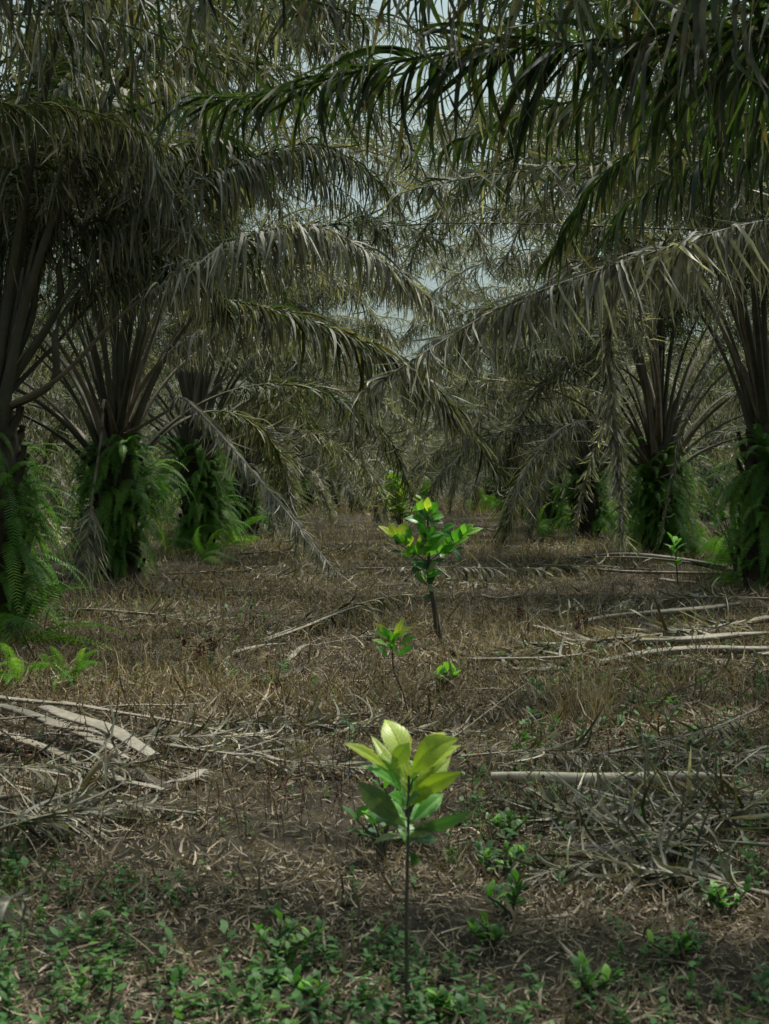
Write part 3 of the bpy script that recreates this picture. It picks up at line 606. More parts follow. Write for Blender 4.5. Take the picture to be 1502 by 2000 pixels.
for i, (a, b, c, d, lab) in enumerate([((80, 1432), (260, 1440), (420, 1436), (600, 1446), 'dead frond half buried in litter right of the stalk pile'), ((900, 1475), (1050, 1462), (1200, 1470), (1330, 1480), 'brittle frond lying across the litter behind the pale stalk'),
    ((1502, 1300), (1400, 1290), (1250, 1300), (1150, 1318), 'old frond sunk in green weeds below the wide grey stalk'), ((620, 1262), (720, 1240), (800, 1225), (900, 1230), 'withered frond on bare soil around the foot of the tall sapling'),
    ((980, 1190), (1100, 1196), (1230, 1188), (1330, 1180), 'thin dead frond in dry grass above the propped stalk'), ((560, 1160), (440, 1150), (330, 1160), (250, 1150), 'dark dead frond in dry grass left of the slanting frond tip'),
    ((1350, 1068), (1200, 1062), (1050, 1070), (930, 1066), 'far dead frond lying in front of the right row'), ((740, 1140), (860, 1136), (960, 1142), (1060, 1150), 'curled dead frond just behind the bent sapling stem'),
    ((700, 1050), (600, 1046), (500, 1052), (420, 1046), 'far dead frond lying in front of the left row'), ((1502, 1460), (1400, 1478), (1320, 1470), (1240, 1485), 'grey brown frond at the right edge above the pale stalk'),
    ((0, 1560), (120, 1545), (240, 1570), (380, 1590), 'thin brittle frond beneath the stalk pile'), ((1502, 1745), (1400, 1720), (1290, 1700), (1180, 1712), 'short grey frond end in weeds at the lower right edge')]):
    fallen([g(*a, .05), g(*b, .08), g(*c, .08), g(*d)], lab, 330 + i, n=100, Lmax=.42, W=.016 if a[1] > 1220 else .03, rbase=.018, keep=.8, droop=1.6)
def stalk(pts, rad, label, mat='deadpetiole', seed=0, flat=.55, sides=8, jag=True, tri=True, cat='fallen stalk'):
    """a cut frond base: broad, flattened and channelled, with torn thorny edges"""
    rng = np.random.default_rng(seed); pts = [np.array(p, float) for p in pts]
    o0 = pts[0].copy(); o0[2] = 0; c, L = spline([p - o0 for p in pts], 26); mb = MB()
    c[:, 2] += .006 * np.sin(np.linspace(0, 9, 26) + seed)
    tube(mb, c, np.interp(np.linspace(0, 1, 26), np.linspace(0, 1, len(rad)), rad), sides, 0, flat, tri=tri)
    if jag:
        T = nrm(np.gradient(c, axis=0)); S = nrm(np.cross(T, [0, 0, 1.])); r = np.interp(np.linspace(0, 1, 26), np.linspace(0, 1, len(rad)), rad)
        m = 60; t = rng.random(m); sg = rng.choice([-1, 1], m)[:, None]
        b = np.stack([np.interp(t, np.linspace(0, 1, 26), c[:, k]) for k in range(3)], 1); s = np.stack([np.interp(t, np.linspace(0, 1, 26), S[:, k]) for k in range(3)], 1) * sg
        rr = np.interp(t, np.linspace(0, 1, 26), r)[:, None]
        leaflets(mb, b + s * rr * .9, s + rng.normal(0, .25, (m, 3)) + [0, 0, .1], np.gradient(c, axis=0)[(t * 25).astype(int)], rng.uniform(.02, .07, m), .006, .2, 2, rng, 0, .1)
    o = link('cut_stalk', mb.mesh('cut_stalk', [mat])); o.location = tuple(o0)
    return tag(o, label, cat, 'cut palm stalks lying on the ground')
stalk([g(960, 1518, .08), g(1130, 1519, .10), g(1300, 1518, .10), g(1440, 1512, .08)], [.024, .034, .036, .030, .004], 'smooth pale stalk lying level right of the foreground sapling', 'palewood', 1, .9, jag=False, tri=False)
stalk([g(85, 1382, .24), g(200, 1418, .20), g(300, 1470, .10)], [.05, .075, .07, .05], 'broad grey flattened stalk on top of the pile at the left edge', 'stump', 2, .3)
stalk([g(90, 1412, .2), g(190, 1430, .18), g(280, 1462, .1)], [.025, .035, .03, .012], 'narrow tan stalk under the broad grey one', 'deadpetiole', 3)
stalk([g(170, 1440, .16), g(220, 1460, .14), g(268, 1488, .08)], [.02, .035, .025, .008], 'short split tan stalk end in the middle of the pile', 'stump', 4)
stalk([g(70, 1450, .06), g(200, 1480, .06), g(330, 1540, .04)], [.06, .085, .075, .03], 'broad brown stalk half buried under the pile', 'trunk', 5, .3)
stalk([g(160, 1490, .08), g(240, 1522, .07), g(325, 1545, .05)], [.03, .04, .03, .02], 'pale tan stalk lowest in the pile at the left', 'stump', 6)
stalk([g(320, 1530, .04), g(370, 1516, .06), g(400, 1500, .06)], [.02, .032, .024], 'curved pale stalk piece at the foot of the pile', 'stump', 7)
stalk([g(-80, 1352, .12), g(60, 1366, .12), g(200, 1384, .08), g(280, 1402, .05)], [.045, .04, .03, .012], 'long grey rib crossing the top of the pile', 'stump', 8)
stalk([g(-40, 1408, .16), g(50, 1404, .16), g(108, 1398, .14)], [.018, .016, .012], 'thin reddish stick sticking in from the left edge', 'deadpetiole', 9)
stalk([g(150, 1378, .06), g(280, 1380, .06), g(402, 1376, .05)], [.018, .02, .015], 'thin straight stalk behind the pile at the left', 'stump', 10)
stalk([g(-40, 1440, .1), g(40, 1438, .1), g(98, 1434, .08)], [.012, .01, .006], 'thin pale stick lying over the dark gap in the pile', 'stump', 11)
stalk([g(1502, 1232, .15), g(1350, 1245, .18), g(1230, 1252, .12), g(1120, 1282, .03)], [.05, .09, .11, .08], 'wide grey stalk just below the long pale frond on the right', 'stump', 12, .5)
stalk([g(1040, 1226, .12), g(1090, 1234, .08), g(1150, 1246, .04)], [.055, .04, .02], 'short pale stalk propped up at its left end', 'stump', 13)
stalk([g(1000, 1306, .04), g(1060, 1304, .05), g(1115, 1302, .04)], [.04, .05, .03], 'short broken stalk in front of the wide grey one', 'stump', 14)
stalk([g(1480, 1278, .1), g(1560, 1262, .12), g(1640, 1250, .1)], [.05, .07, .08], 'wide grey stalk end at the right edge', 'stump', 15)
stalk([g(890, 1346, .03), g(960, 1349, .03), g(1045, 1350, .03)], [.012, .018, .012], 'thin tan stick on the bare ground behind the foreground sapling', 'stump', 16, jag=False)
stalk([g(430, 1300, .0), g(455, 1275, .05), g(510, 1262, .05), g(560, 1262, .02)], [.02, .04, .04, .02], 'curved pale frond base lying in green weeds at left', 'stump', 17)
stalk([g(450, 1325, .02), g(520, 1325, .05), g(600, 1300, .08)], [.03, .06, .05], 'dark frond base beneath the curved pale one', 'trunk', 18)
stalk([g(560, 1300, .0), g(590, 1268, .07), g(640, 1268, .05)], [.03, .03, .015], 'grey bent frond base beside the arched dead frond', 'stump', 19)
stalk([g(1290, 1130, .06), g(1330, 1133, .06), g(1372, 1138, .04)], [.07, .08, .04], 'pale stalk end in front of the right palms', 'stump', 20)
stalk([g(940, 1158, .05), g(980, 1164, .05), g(1020, 1160, .04)], [.05, .05, .02], 'small stalk end in dry grass right of the tall sapling', 'deadpetiole', 21)
stalk([g(500, 1080, .05), g(570, 1078, .06), g(640, 1080, .04)], [.05, .05, .03], 'pale stalk in dry grass at the foot of the slanting frond', 'stump', 22)
stalk([g(920, 1055, .1), g(1010, 1052, .12), g(1110, 1048, .06)], [.05, .05, .02], 'far pale stalk right of the tall sapling', 'stump', 23)
stalk([g(1270, 1110, .05), g(1150, 1105, .08), g(1420, 1106, .05)][:2] + [g(1040, 1102, .05)], [.06, .05, .03], 'pale stalk beneath the arched one at right', 'stump', 24)
stalk([g(1235, 1520, .02), g(1280, 1500, .15), g(1310, 1470, .22)], [.006, .005, .003], 'thin twig leaning over the pale stalk', 'deadpetiole', 25, jag=False)
stalk([g(805, 1470, .02), P(880, 1440, 8.6), P(1035, 1330, 8.9)], [.005, .006, .003], 'thin straight twig rising to the right behind the foreground sapling', 'stump', 26, jag=False)
stalk([g(955, 1510, .02), P(960, 1462, 7.7), P(985, 1450, 7.8), P(1010, 1458, 7.9)], [.010, .009, .004], 'pale hooked leaflet rib curling up behind the foreground sapling', 'stump', 27, jag=False)
stalk([g(1440, 1180, .12), g(1300, 1192, .16), g(1180, 1205, .1), g(1090, 1222, .04)], [.06, .09, .08, .04], 'grey stalk lying above the long pale frond at right', 'stump', 40)
stalk([g(1502, 1258, .12), g(1400, 1264, .14), g(1260, 1276, .1), g(1150, 1296, .03)], [.08, .10, .09, .04], 'second wide grey stalk of the bundle at the right edge', 'stump', 41)
stalk([g(1420, 1105, .2), g(1320, 1090, .3), g(1210, 1080, .3), g(1110, 1088, .1)], [.07, .11, .10, .06], 'arched pale stalk in front of the right palms', 'stump', 42)
stalk([g(1430, 1120, .1), g(1280, 1116, .12), g(1140, 1108, .1)], [.05, .07, .04], 'straight pale stalk below the arched one', 'stump', 43)
stalk([g(-30, 1378, .14), g(60, 1395, .16), g(150, 1425, .12), g(230, 1470, .06)], [.04, .05, .05, .02], 'grey brown stalk slanting through the pile behind the broad one', 'stump', 44)
stalk([g(-30, 1425, .08), g(70, 1455, .1), g(170, 1500, .06)], [.03, .045, .02], 'mid brown stalk at the front of the pile near the left edge', 'deadpetiole', 45)
stalk([g(120, 1370, .1), g(260, 1392, .1), g(400, 1420, .08), g(560, 1450, .03)], [.03, .025, .02, .008], 'long tan rib running right from the top of the pile', 'deadpetiole', 46)
stalk([g(330, 1452, .06), g(480, 1472, .08), g(640, 1494, .06), g(720, 1506, .03)], [.02, .02, .016, .006], 'long tan rib reaching the stem of the foreground sapling', 'stump', 47)
stalk([g(70, 1188, .05), g(200, 1192, .1), g(330, 1202, .08), g(400, 1212, .03)], [.03, .03, .03, .01], 'pale rib lying under the second left palm', 'stump', 48)
stalk([g(512, 1254, .04), g(600, 1222, .14), g(700, 1186, .2), g(760, 1172, .16)], [.03, .025, .02, .008], 'pale bare rib slanting up left of the small sapling', 'stump', 49)
# bent dark stalk beside the tall sapling
stalk([g(868, 1262, .02), g(905, 1276, .07), g(950, 1285, .05), g(1010, 1290, .03)], [.03, .04, .035, .01], 'dark stalk lying to the right from the foot of the tall sapling', 'trunk', 30, .9)

# ------------------------------------------------------------ saplings
def stem_obj(root, pts, r0, r1, mat='stem', name='stem'):
    o0 = np.array(root.location); c, _ = spline([np.array(p) - o0 for p in pts], 16); mb = MB()
    tube(mb, c, np.linspace(r0, r1, 16), 7, 0); return link(name, mb.mesh(name, [mat]), root)
def px_leaf(root, b, t, wpx, mat, bow=.12, fold=.3, roll=0., up=None, rnd=.5, shape=.58):
    """leaf from photo point b to photo point t (pixel x, pixel y, metres away)"""
    o0 = np.array(root.location); B = P(*b) - o0; T = P(*t) - o0; W = wpx / FPX * (b[2] + t[2]) / 2
    if up is None: up = (0, -.85, .6)
    mb = MB(); leafblade(mb, B, T, W, up, bow, rnd, fold, 0, 12, 4, shape, roll)
    m = (B - (T - B) * .04)
    return link('leaf', mb.mesh('leaf', [mat]), root)
rt = empty('sapling', G(795, 1985)); rt.location.z -= .01
tag(rt, 'young sapling with large lime green leaves standing alone in the foreground', 'sapling', 'broadleaf saplings planted along the path')
D = 4.25
stem_obj(rt, [P(796, 1990, D), P(794, 1800, D), P(797, 1640, D), P(799, 1515, D)], .0075, .004)
LV = [((797, 1512, D), (752, 1405, D + .12), 58, 'lime', .14, .25, .25, .9), ((800, 1515, D), (897, 1442, D - .10), 64, 'lime', .20, .25, -.2, .55),
      ((800, 1513, D), (868, 1430, D + .10), 46, 'lime', .16, .3, .3, .95), ((806, 1520, D), (900, 1455, D + .03), 40, 'lime', .08, .3, -.6, .5),
      ((762, 1504, D + .01), (800, 1450, D + .02), 34, 'lime', .05, .3, .1, .45), ((760, 1505, D), (671, 1452, D - .06), 26, 'lime', .12, .3, .2, .8),
      ((796, 1552, D), (724, 1436, D + .16), 24, 'lime', .05, .35, .2, .5), ((796, 1553, D), (703, 1495, D - .05), 22, 'midgreen', .1, .35, .5, .3),
      ((796, 1556, D), (902, 1508, D - .06), 36, 'lime', .1, .35, .3, .4), ((798, 1556, D), (850, 1500, D + .05), 26, 'lime', .05, .3, .1, .7),
      ((796, 1580, D), (758, 1552, D - .12), 34, 'midgreen', .1, .2, .1, .1), ((796, 1582, D), (820, 1552, D - .12), 34, 'darkleaf', .1, .2, 0, .2),
      ((793, 1618, D), (698, 1525, D - .07), 44, 'dullleaf', .03, .2, -.5, .1), ((797, 1548, D), (776, 1480, D + .08), 40, 'lime', .1, .3, 0, .3), ((797, 1660, D), (788, 1600, D + .1), 34, 'midgreen', .1, .3, .3, .2), ((794, 1625, D), (716, 1585, D + .12), 30, 'darkleaf', .1, .3, .3, .8), ((799, 1560, D), (880, 1480, D + .1), 34, 'lime', .1, .3, .2, .35), ((796, 1530, D), (745, 1470, D + .1), 30, 'lime', .1, .3, .1, .2), ((799, 1610, D), (865, 1550, D + .09), 32, 'midgreen', .12, .3, .2, .5), ((798, 1660, D), (815, 1690, D + .05), 20, 'darkleaf', .1, .3, .2, .5), ((799, 1575, D), (842, 1520, D + .02), 38, 'lime', .1, .3, .2, .1), ((795, 1600, D), (742, 1570, D + .08), 34, 'midgreen', .1, .3, .2, .6), ((795, 1560, D), (715, 1470, D + .03), 34, 'midgreen', .08, .3, .4, .7), ((799, 1600, D), (836, 1580, D + .1), 34, 'midgreen', .1, .3, .1, .4), ((793, 1616, D), (750, 1560, D + .1), 30, 'midgreen', .08, .25, 0, .3),
      ((800, 1622, D), (928, 1580, D - .08), 26, 'darkleaf', .22, .5, .7, .9), ((801, 1636, D), (858, 1606, D - .06), 28, 'dullleaf', .12, .3, .2, .4),
      ((801, 1640, D), (852, 1640, D + .04), 26, 'darkleaf', .15, .3, 0, .1), ((795, 1636, D), (728, 1648, D - .05), 17, 'dullleaf', .22, .3, .3, .8),
      ((797, 1634, D), (784, 1622, D - .06), 13, 'dullleaf', .1, .2, 0, 1.)]
for b, t, w, m, bow, fo, ro, rd in LV: px_leaf(rt, b, t, w, m, bow, fo, ro, None, rd)

rt = empty('sapling', G(866, 1262)); rt.location.z -= .01; D = float(rt.location.y)
tag(rt, 'tall branching sapling with many glossy green leaves in the middle of the path', 'sapling', 'broadleaf saplings planted along the path')
stem_obj(rt, [P(868, 1266, D), P(856, 1235, D), P(850, 1195, D), P(840, 1130, D), P(836, 1040, D), P(835, 1002, D)], .034, .007)
stem_obj(rt, [P(832, 1095, D), P(805, 1078, D - .05), P(780, 1062, D - .1), P(772, 1050, D - .1)], .007, .004, name='branch')
stem_obj(rt, [P(834, 1100, D), P(862, 1078, D), P(888, 1062, D), P(905, 1045, D)], .007, .004, name='branch')
stem_obj(rt, [P(835, 1060, D), P(825, 1030, D + .1), P(820, 1008, D + .1)], .006, .003, name='branch')
rl = random.Random(5)
L2 = [((779, 1060), (738, 1027), 11, 1), ((778, 1062), (758, 1020), 13, 1), ((776, 1058), (796, 1018), 15, 1), ((781, 1062), (765, 1050), 14, 0), ((790, 1062), (800, 1028), 16, 0), ((800, 1068), (792, 1044), 17, 1),
      ((812, 1082), (828, 1062), 20, .6), ((833, 1078), (870, 1045), 28, .25), ((830, 1066), (822, 1044), 18, 1), ((832, 1062), (840, 1046), 16, .4), ((832, 1024), (790, 1012), 14, .2),
      ((818, 1004), (826, 976), 12, .9), ((819, 1004), (806, 990), 11, .5), ((836, 1004), (856, 980), 13, .3), ((836, 1002), (836, 970), 11, 1), ((838, 1000), (848, 980), 9, .9),
      ((838, 1022), (868, 1020), 8, .0), ((836, 1020), (850, 1010), 10, .2), ((835, 1040), (812, 1020), 13, .2), ((840, 1044), (853, 1028), 13, .3), ((836, 1045), (830, 1028), 14, .1),
      ((858, 1042), (890, 1024), 13, .2), ((884, 1058), (868, 1036), 13, 0), ((888, 1060), (898, 1030), 16, .2), ((902, 1048), (926, 1024), 13, .9), ((900, 1050), (944, 1032), 11, .9), ((903, 1044), (908, 1022), 10, .7),
      ((856, 1082), (890, 1062), 12, .3), ((886, 1076), (910, 1070), 7, 0), ((886, 1076), (900, 1098), 10, .1), ((858, 1082), (868, 1090), 8, .3), ((795, 1082), (756, 1078), 7, 0),
      ((800, 1095), (785, 1084), 7, .8), ((833, 1098), (800, 1094), 6, .1), ((836, 1098), (872, 1094), 6, .1), ((834, 1112), (812, 1104), 10, .1), ((834, 1112), (852, 1104), 10, .7),
      ((833, 1138), (852, 1120), 14, 0), ((832, 1140), (812, 1128), 9, .9), ((836, 1140), (846, 1156), 9, .9), ((833, 1158), (838, 1172), 10, 0), ((815, 1100), (808, 1122), 9, .1), ((820, 1085), (808, 1068), 12, .3), ((842, 1085), (850, 1066), 12, .5),
      ((846, 1052), (862, 1060), 12, .15), ((815, 1072), (836, 1056), 13, .1), ((870, 1070), (880, 1048), 13, .3), ((790, 1050), (806, 1036), 12, .2)]
for _ in range(52):
    cx, cy = rl.choice([(785, 1062), (835, 1080), (835, 1050), (890, 1062), (835, 1015), (810, 1085), (865, 1080), (832, 1110), (836, 1130)]); a = rl.uniform(.15, 2.99); l = rl.uniform(22, 36)
    L2.append(((cx + rl.uniform(-8, 8), cy + rl.uniform(-4, 8)), (cx + l * math.cos(a), cy - l * .7 * math.sin(a)), rl.uniform(9, 13), rl.choice([0, .15, .3, .5, .9])))
for (bx, by), (tx, ty), w, rd in L2:
    mt = 'lime' if rd > .93 and ty < 1070 else ('dullleaf' if rd > .65 and ty > 1080 else ('midgreen' if rd > .12 else 'darkleaf'))
    dd = rl.uniform(-.12, .12); px_leaf(rt, (bx, by, D + dd * .4), (tx, ty, D + dd - .05), w * 1.5, mt, .1, .3, rl.uniform(-.35, .35), None, min(1, rd))

rt = empty('sapling', G(797, 1390)); D = float(rt.location.y)
rt.location.z -= .01
tag(rt, 'small low sapling with upright pale green leaves between the foreground and the tall one', 'sapling', 'broadleaf saplings planted along the path')
stem_obj(rt, [P(797, 1392, D), P(786, 1350, D), P(770, 1312, D), P(767, 1285, D), P(766, 1255, D)], .007, .005)
for (bx, by), (tx, ty), w, rd in [((766, 1248), (790, 1206), 13, .9), ((766, 1246), (732, 1216), 12, .8), ((764, 1250), (728, 1232), 11, .7), ((768, 1248), (808, 1224), 12, .95), ((768, 1250), (796, 1236), 11, .6),
      ((764, 1262), (745, 1222), 14, .4), ((768, 1262), (782, 1236), 16, .3), ((766, 1264), (762, 1230), 15, .5), ((778, 1262), (815, 1244), 12, .3), ((758, 1262), (726, 1250), 11, .7), ((772, 1282), (810, 1260), 13, .25),
      ((760, 1286), (734, 1262), 12, .1), ((766, 1272), (776, 1262), 12, .2), ((764, 1268), (752, 1256), 10, .2)]:
    dd = rl.uniform(-.08, .08); px_leaf(rt, (bx, by, D), (tx, ty, D + dd - .04), w, 'lime' if rd > .78 else 'midgreen', .12, .3, rl.uniform(-.4, .4), None, rd)

def bush(x, y, h, n, mat, label, seed, lw=.35, L=.13, cat='sapling', group=None, name='sapling', spread=.5, nb=3):
    rng = random.Random(seed); q = np.array([x, y, float(hgt(x, y)) - .01]); root = empty(name, q); tag(root, label, cat, group)
    for b in range(nb):
        a = rng.uniform(0, 6.28); top = np.array([math.cos(a) * spread * h * (.2 + .8 * b / nb), math.sin(a) * spread * h * .6 * (b / nb), h * rng.uniform(.7, 1) if b else h])
        mid = top * [.35, .35, .55]; stem_obj(root, [q, q + mid, q + top], .008 + h * .008, .003, name='stem')
        for i in range(n // nb):
            t = .35 + .65 * (i + 1) / (n / nb); base = top * t if t > .55 else mid * t / .55; az = i * 2.4 + b; el = -.1 + 1.0 * t + rng.uniform(-.3, .2)
            l = L * rng.uniform(.7, 1.15); dv = np.array([math.cos(az) * math.cos(el), math.sin(az) * math.cos(el), math.sin(el)])
            mb = MB(); leafblade(mb, base, base + dv * l, l * lw, (0, 0, 1) if abs(el) < 1.2 else (1, 0, 0), .12, rng.random(), .3, 0, 6, 2)
            link('leaf', mb.mesh('leaf', [mat if rng.random() > .25 else 'midgreen']), root)
    return root
gs = 'broadleaf saplings planted along the path'
q = G(785, 1050); bush(q[0], q[1], 1.6, 120, 'lime', 'far bushy sapling with yellow green leaves seen above the tall one', 11, .5, .42, group=gs, nb=8, spread=.7)
q = G(1325, 1150); bush(q[0], q[1], .7, 14, 'midgreen', 'slender plant with upright green leaves in front of the right palms', 12, .34, .26, 'young plant', name='young_plant', nb=1)
q = G(840, 1345); bush(q[0] + .1, q[1] - .1, .16, 26, 'weed', 'low leafy weed clump at the foot of the tall sapling', 13, .4, .13, 'weed', name='leafy_weed', nb=5, spread=1.6)
q = G(750, 1690); bush(q[0], q[1], .26, 22, 'weed', 'leafy green weed just behind the stem of the foreground sapling', 14, .42, .13, 'weed', name='leafy_weed', nb=4, spread=.8)
q = G(790, 1640); bush(q[0], q[1], .30, 24, 'midgreen', 'upright weed hidden behind the lower leaves of the foreground sapling', 15, .42, .12, 'weed', name='leafy_weed', nb=4, spread=.7)
wl = [(540, 1900, .20, 'tall'), (960, 1860, .12, 'low'), (1150, 1965, .13, 'broad'), (985, 1720, .17, 'yellowish'), (1340, 1890, .12, 'spreading'), (1000, 1800, .18, 'thin'), (620, 1990, .12, 'dense'), (1420, 1800, .14, 'bushy'), (880, 2005, .09, 'cropped'), (1000, 1640, .12, 'pale')]
pos = ['left of the foreground stem', 'right of the foreground stem', 'near the bottom right of the bare soil', 'below the tangled right frond', 'low on the right side', 'between the stem and the tangled frond', 'at the bottom edge left of the stem', 'at the right edge beside the grey fronds', 'at the bottom edge right of the stem', 'beside the tip of the tangled frond']
for i, (x, y, h, a) in enumerate(wl):
    q = G(x, y); bush(q[0], q[1], h * .8, 40, 'weed', '%s green weed %s' % (a, pos[i]), 500 + i, .42, .06, 'weed', 'leafy weeds in the foreground', 'leafy_weed', 1.3, 5)
# sword ferns growing on the ground at the left
for i, (x, y, s, lab) in enumerate([(20, 1345, .62, 'sword fern standing on the ground at the left edge'), (135, 1345, .5, 'small upright fern right of the left edge fern'), (10, 1270, 1.2, 'large dark fern at the foot of the nearest left palm'), (1440, 1120, 1.5, 'pale fern clump in front of the right edge palm'), (1370, 1090, 1.2, 'low fern between the two right palms'), (400, 1100, 1.2, 'light fern between the second and third left palms'), (1000, 1015, 2.2, 'light fern clump farthest along the right row'), (1135, 1040, 1.9, 'fern clump under the low grey frond of the right row'), (1060, 1048, 1.9, 'low fern between the third and fourth right palms'), (1180, 1030, 2.2, 'tall fern clump behind the rope like dead frond'), (1400, 1085, 1.6, 'fern clump left of the right edge palm'), (1480, 1135, 1.4, 'fern clump at the right edge of the photo'), (945, 1000, 2.4, 'distant fern clump nearest the end of the path at right'), (1215, 1050, 1.5, 'fern clump left of the rope like dead frond foot'), (335, 1085, 1.3, 'fern clump right of the second left palm'), (445, 1065, 1.4, 'fern clump beside the slanting dead frond'), (1060, 1030, 2.0, 'yellowish fern clump left of the third right palm')]):
    q = G(x, y); o = link('ground_fern', FERN[i % 4]); o.location = (q[0], q[1], q[2] + .05); o.rotation_euler = (0, R(-55), R(-90 + 30 * (i % 3))); o.scale = (s,) * 3
    tag(o, lab, 'fern', 'ferns growing on the ground')
# small leafy vine by the right palm
q = G(1440, 1130); bush(q[0], q[1], 1.5, 60, 'weed', 'leafy green shrub beside the right edge palm', 16, .6, .2, 'shrub', name='shrub', nb=7, spread=.4)

#STUFF
# ------------------------------------------------------------ ground cover nobody could count
def spots(n, rng, d0=3.4, d1=60., p=1.0, wide=1.25):
    """random places on the ground, thinner with distance"""
    u = rng.random(n); d = (d0 ** (1 - p) + u * (d1 ** (1 - p) - d0 ** (1 - p))) ** (1 / (1 - p)) if p != 1 else d0 * (d1 / d0) ** u
    x = rng.uniform(-1, 1, n) * (.27 * d * wide + .6); return x, d
def vn(x, y, s, seed=0):
    r = np.random.default_rng(seed); out = 0
    for k in range(5):
        a, b, c = r.uniform(.4, 1.6), r.uniform(0, 6.3), r.uniform(0, 6.3)
        th = r.uniform(0, 6.3); out = out + np.sin((x * math.cos(th) + y * math.sin(th)) * s * a * 2 + b)
    return out / 5
# litter: curled scraps of dry leaflets and straw
def build_litter():
    rng = np.random.default_rng(7); mb = MB()
    for n, d0, d1, L, W in ((170000, 3.3, 15, (.015, .11), (.002, .009)), (110000, 9, 60, (.05, .24), (.006, .014))):
        x, y = spots(n, rng, d0, d1, 1.2)
        dens = vn(x, y, 1.3, 3) * .9 + .5 + vn(x, y, 4, 8) * .8 + .35 * np.clip((y - 5) / 2, -.6, 1); ok = rng.random(n) < np.maximum(dens, .28); x, y = x[ok], y[ok]; m = len(x)
        b = np.stack([x, y, hgt(x, y) + rng.uniform(.002, .02, m) * (1 + (y > 10) * 1.5)], 1)
        a = rng.uniform(0, 6.283, m); e = rng.normal(.08, .22, m)
        d = np.stack([np.cos(a) * np.cos(e), np.sin(a) * np.cos(e), np.sin(e)], 1)
        s = np.stack([-np.sin(a), np.cos(a), rng.normal(0, .3, m)], 1)
        sc0 = np.where(rng.random(m) < .12, 1.8, 1.)
        leaflets(mb, b, d, s, rng.uniform(*L, m) * sc0, rng.uniform(*W, m) * sc0, .5, 3, rng, 0, .9, 1.5, clampz=False)
    o = link('leaf_litter', mb.mesh('leaf_litter', ['straw'])); tag(o, 'grey brown litter of dry leaf scraps covering the soil', 'leaf litter', kind='stuff')
build_litter()
# dry grass: thin upright brown stalks
def build_grass():
    rng = np.random.default_rng(8); mb = MB(); heads = []
    for n, d0, d1, L, W, p in ((24000, 4.2, 14, (.06, .26), .0026, 1.0), (42000, 10, 40, (.12, .45), .005, 1.0), (30000, 28, 120, (.25, .6), .014, 1.0), (9000, 62, 118, (.5, 1.3), .035, 1.0)):
        x, y = spots(n, rng, d0, d1, p, 1.5)
        dens = np.clip(vn(x, y, 1.0, 5) * .9 + .5, .08, 1) * np.clip((y - 2) / 7, .3, 1)
        ok = rng.random(n) < dens; x, y = x[ok], y[ok]; m = len(x)
        b = np.stack([x, y, hgt(x, y) - .01], 1); d = np.stack([rng.normal(0, .18, m), rng.normal(0, .18, m), np.ones(m)], 1)
        lean = rng.random(m) < .18; d[lean, :2] += rng.normal(0, .9, (lean.sum(), 2))
        s = np.stack([np.ones(m), rng.normal(0, .5, m), 0 * x], 1)
        l = rng.uniform(*L, m) * (.55 + .45 * rng.random(m)); leaflets(mb, b, d, s, l, W, .25, 4, rng, 0, .5, .8)
    # clumps of straw coloured grass right of the middle
    for px, py, nn, h in ((1120, 1400, 60, .34), (1165, 1410, 60, .30), (1180, 1380, 40, .36), (1095, 1420, 30, .2), (700, 1100, 90, .4), (640, 1060, 90, .5), (300, 1330, 80, .35), (420, 1180, 120, .5), (250, 1200, 90, .5)):
        q = G(px, py); r0 = .05 if nn < 80 else .5; b = np.stack([q[0] + rng.normal(0, r0, nn), q[1] + rng.normal(0, r0, nn), np.full(nn, q[2])], 1)
        leaflets(mb, b, np.stack([rng.normal(0, .1, nn), rng.normal(0, .1, nn), np.ones(nn)], 1), np.tile([1., .2, 0], (nn, 1)), rng.uniform(.6, 1.1, nn) * h, .004, .1, 4, rng, 0, .3, .5)
    o = link('dry_grass', mb.mesh('dry_grass', ['drygrass'])); tag(o, 'thin brown dry grass stalks standing over the path', 'dry grass', kind='stuff')
    mb = MB(); m = 1500; x, y = spots(m, rng, 6, 26, 1.0, 1.3); b = np.stack([x, y, hgt(x, y) - .01], 1); h = rng.uniform(.12, .38, m)
    leaflets(mb, b, np.stack([rng.normal(0, .1, m), rng.normal(0, .1, m), np.ones(m)], 1), np.tile([1., .2, 0], (m, 1)), h, .004, .1, 3, rng, 0, .2, .3)
    for k in range(5):
        t = b + np.stack([rng.normal(0, .012, m), rng.normal(0, .012, m), h * .9 - k * .012], 1)
        leaflets(mb, t, rng.normal(0, 1, (m, 3)), rng.normal(0, 1, (m, 3)), rng.uniform(.012, .03, m), .012, .2, 2, rng, 0, .3, .5)
    for px, py in ((360, 1260), (388, 1290), (412, 1262), (395, 1275), (1130, 1220), (1145, 1200), (1205, 1215), (1015, 1195), (1180, 1180)):
        q = G(px, py + 45); hh = .28
        for k in range(26):
            t = q + np.array([rng.normal(0, .016), rng.normal(0, .016), hh - k * .004]); leaflets(mb, t[None], rng.normal(0, 1, (1, 3)), rng.normal(0, 1, (1, 3)), .035, .02, .2, 2, rng, 0, .3, .5)
        leaflets(mb, q[None], np.array([[0, 0, 1.]]), np.array([[1., 0, 0]]), hh, .007, .05, 3, rng, 0, .1, .1)
    o = link('seed_stalks', mb.mesh('seed_stalks', ['seed'])); tag(o, 'dark brown dried flower stalks scattered over the path', 'dry weeds', kind='stuff')
build_grass()
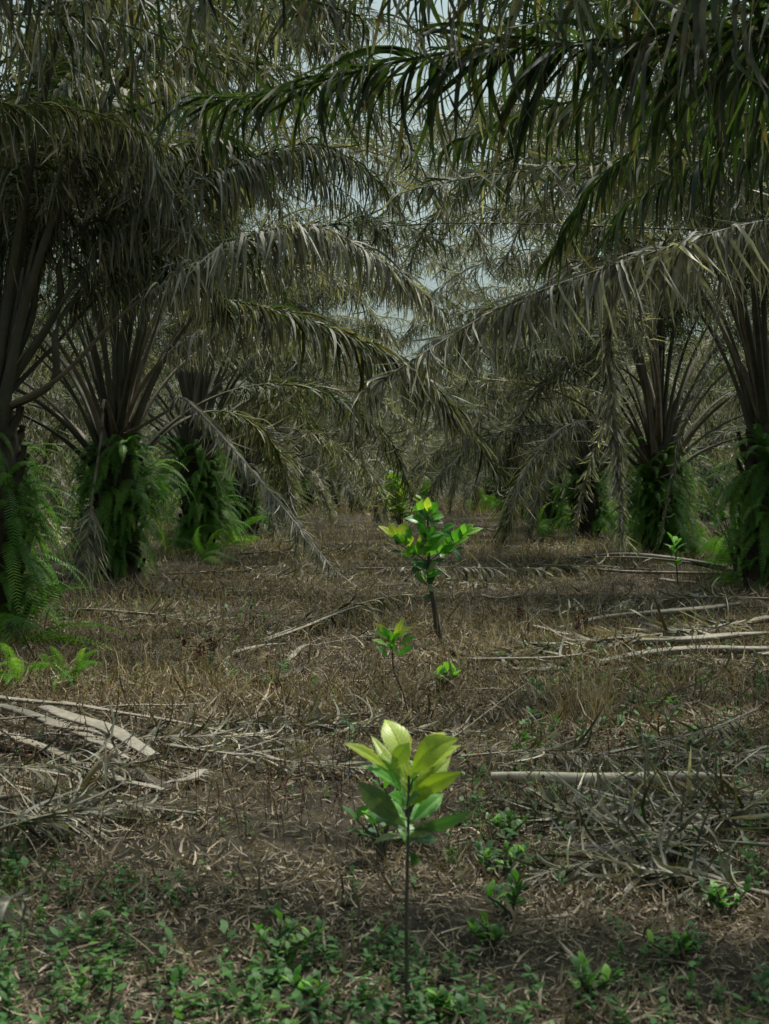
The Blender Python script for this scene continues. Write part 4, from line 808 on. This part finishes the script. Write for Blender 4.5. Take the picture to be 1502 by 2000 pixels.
# weeds: little rosettes of oval leaves
def build_weeds():
    rng = np.random.default_rng(9); mb = MB()
    X, Y, S = [], [], []
    x, y = spots(9000, rng, 3.6, 11, 1.6, 1.2)
    u = x / (.27 * y); v = (y - 4.2)
    dens = np.clip(.95 - v * .85 + np.clip(-u, -.7, 1) * .7 + vn(x, y, 2.4, 11) * 1.1, 0.03, 1.) * .9
    ok = rng.random(len(x)) < dens * .36; X.append(x[ok]); Y.append(y[ok]); S.append(rng.uniform(.6, 1.7, ok.sum()))
    x, y = spots(9000, rng, 5.5, 34, 1.0, 1.4); u = x / (.27 * y)
    zone = ((u > .35) & (y < 13.5) & (y > 8.2)) | ((u < -.25) & (y < 18) & (y > 10.8)) | ((u > .15) & (y < 7.8)); dens = np.clip(vn(x, y, .9, 13) * 1.1 - .15 + .9 * zone + .3 * (np.abs(u) > .8), 0, 1)
    ok = rng.random(len(x)) < dens * .5; X.append(x[ok]); Y.append(y[ok]); S.append((rng.uniform(.8, 2.0, len(x)) * (1 + .2 * zone * (y > 8)))[ok])
    x, y = np.concatenate(X), np.concatenate(Y); s = np.concatenate(S); n = len(x)
    tone = rng.random(n)
    for layer in range(3):
        for k in range(5):
            a = rng.uniform(0, 6.28, n) + k * 1.4; e = rng.uniform(-.1, .9, n); h = s * (.012 + .024 * layer) * rng.uniform(.6, 1.5, n)
            keep = rng.random(n) < (.95 if layer == 0 else .75 if layer == 1 else .45); q = keep.nonzero()[0]; m = len(q)
            a, e, hh, ss = a[q], e[q], h[q], s[q]; d = np.stack([np.cos(a) * np.cos(e), np.sin(a) * np.cos(e), np.sin(e)], 1)
            b = np.stack([x[q], y[q], hgt(x[q], y[q]) + hh], 1); l = ss * rng.uniform(.014, .036, m); w = l * .26
            sd2 = np.stack([-np.sin(a), np.cos(a), 0 * a], 1); nn = np.cross(d, sd2)
            pts = [(b - sd2 * .001, b + sd2 * .001), (b + d * (l * .45)[:, None] - sd2 * w[:, None] + nn * (l * .0)[:, None], b + d * (l * .45)[:, None] + sd2 * w[:, None]),
                   (b + d * (l * .75)[:, None] - sd2 * w[:, None] * .75 - [0, 0, .002], b + d * (l * .75)[:, None] + sd2 * w[:, None] * .75 - [0, 0, .002]), (b + d * l[:, None] - sd2 * w[:, None] * .08 - [0, 0, .005], b + d * l[:, None] + sd2 * w[:, None] * .08 - [0, 0, .005])]
            v = np.stack([z for pr in pts for z in pr], 1); i = np.arange(m)[:, None] * 8
            f = np.concatenate([i + np.array([[0, 1, 3, 2]]) + 2 * r for r in range(3)]); c = np.zeros((m, 8, 3)); c[..., 0] = (tone[q] * .6 + .4 * rng.random(m))[:, None]
            mb.add(v, f, 0, c)
    b = np.stack([x, y, hgt(x, y) - .01], 1); leaflets(mb, b, np.tile([0, 0, 1.], (n, 1)) + rng.normal(0, .1, (n, 3)), np.tile([1., 0, 0], (n, 1)), s * .07, .003, .1, 2, rng, 0, .1)
    o = link('weeds', mb.mesh('weeds', ['weed'])); tag(o, 'low green weeds growing in patches through the litter', 'weeds', kind='stuff')
build_weeds()
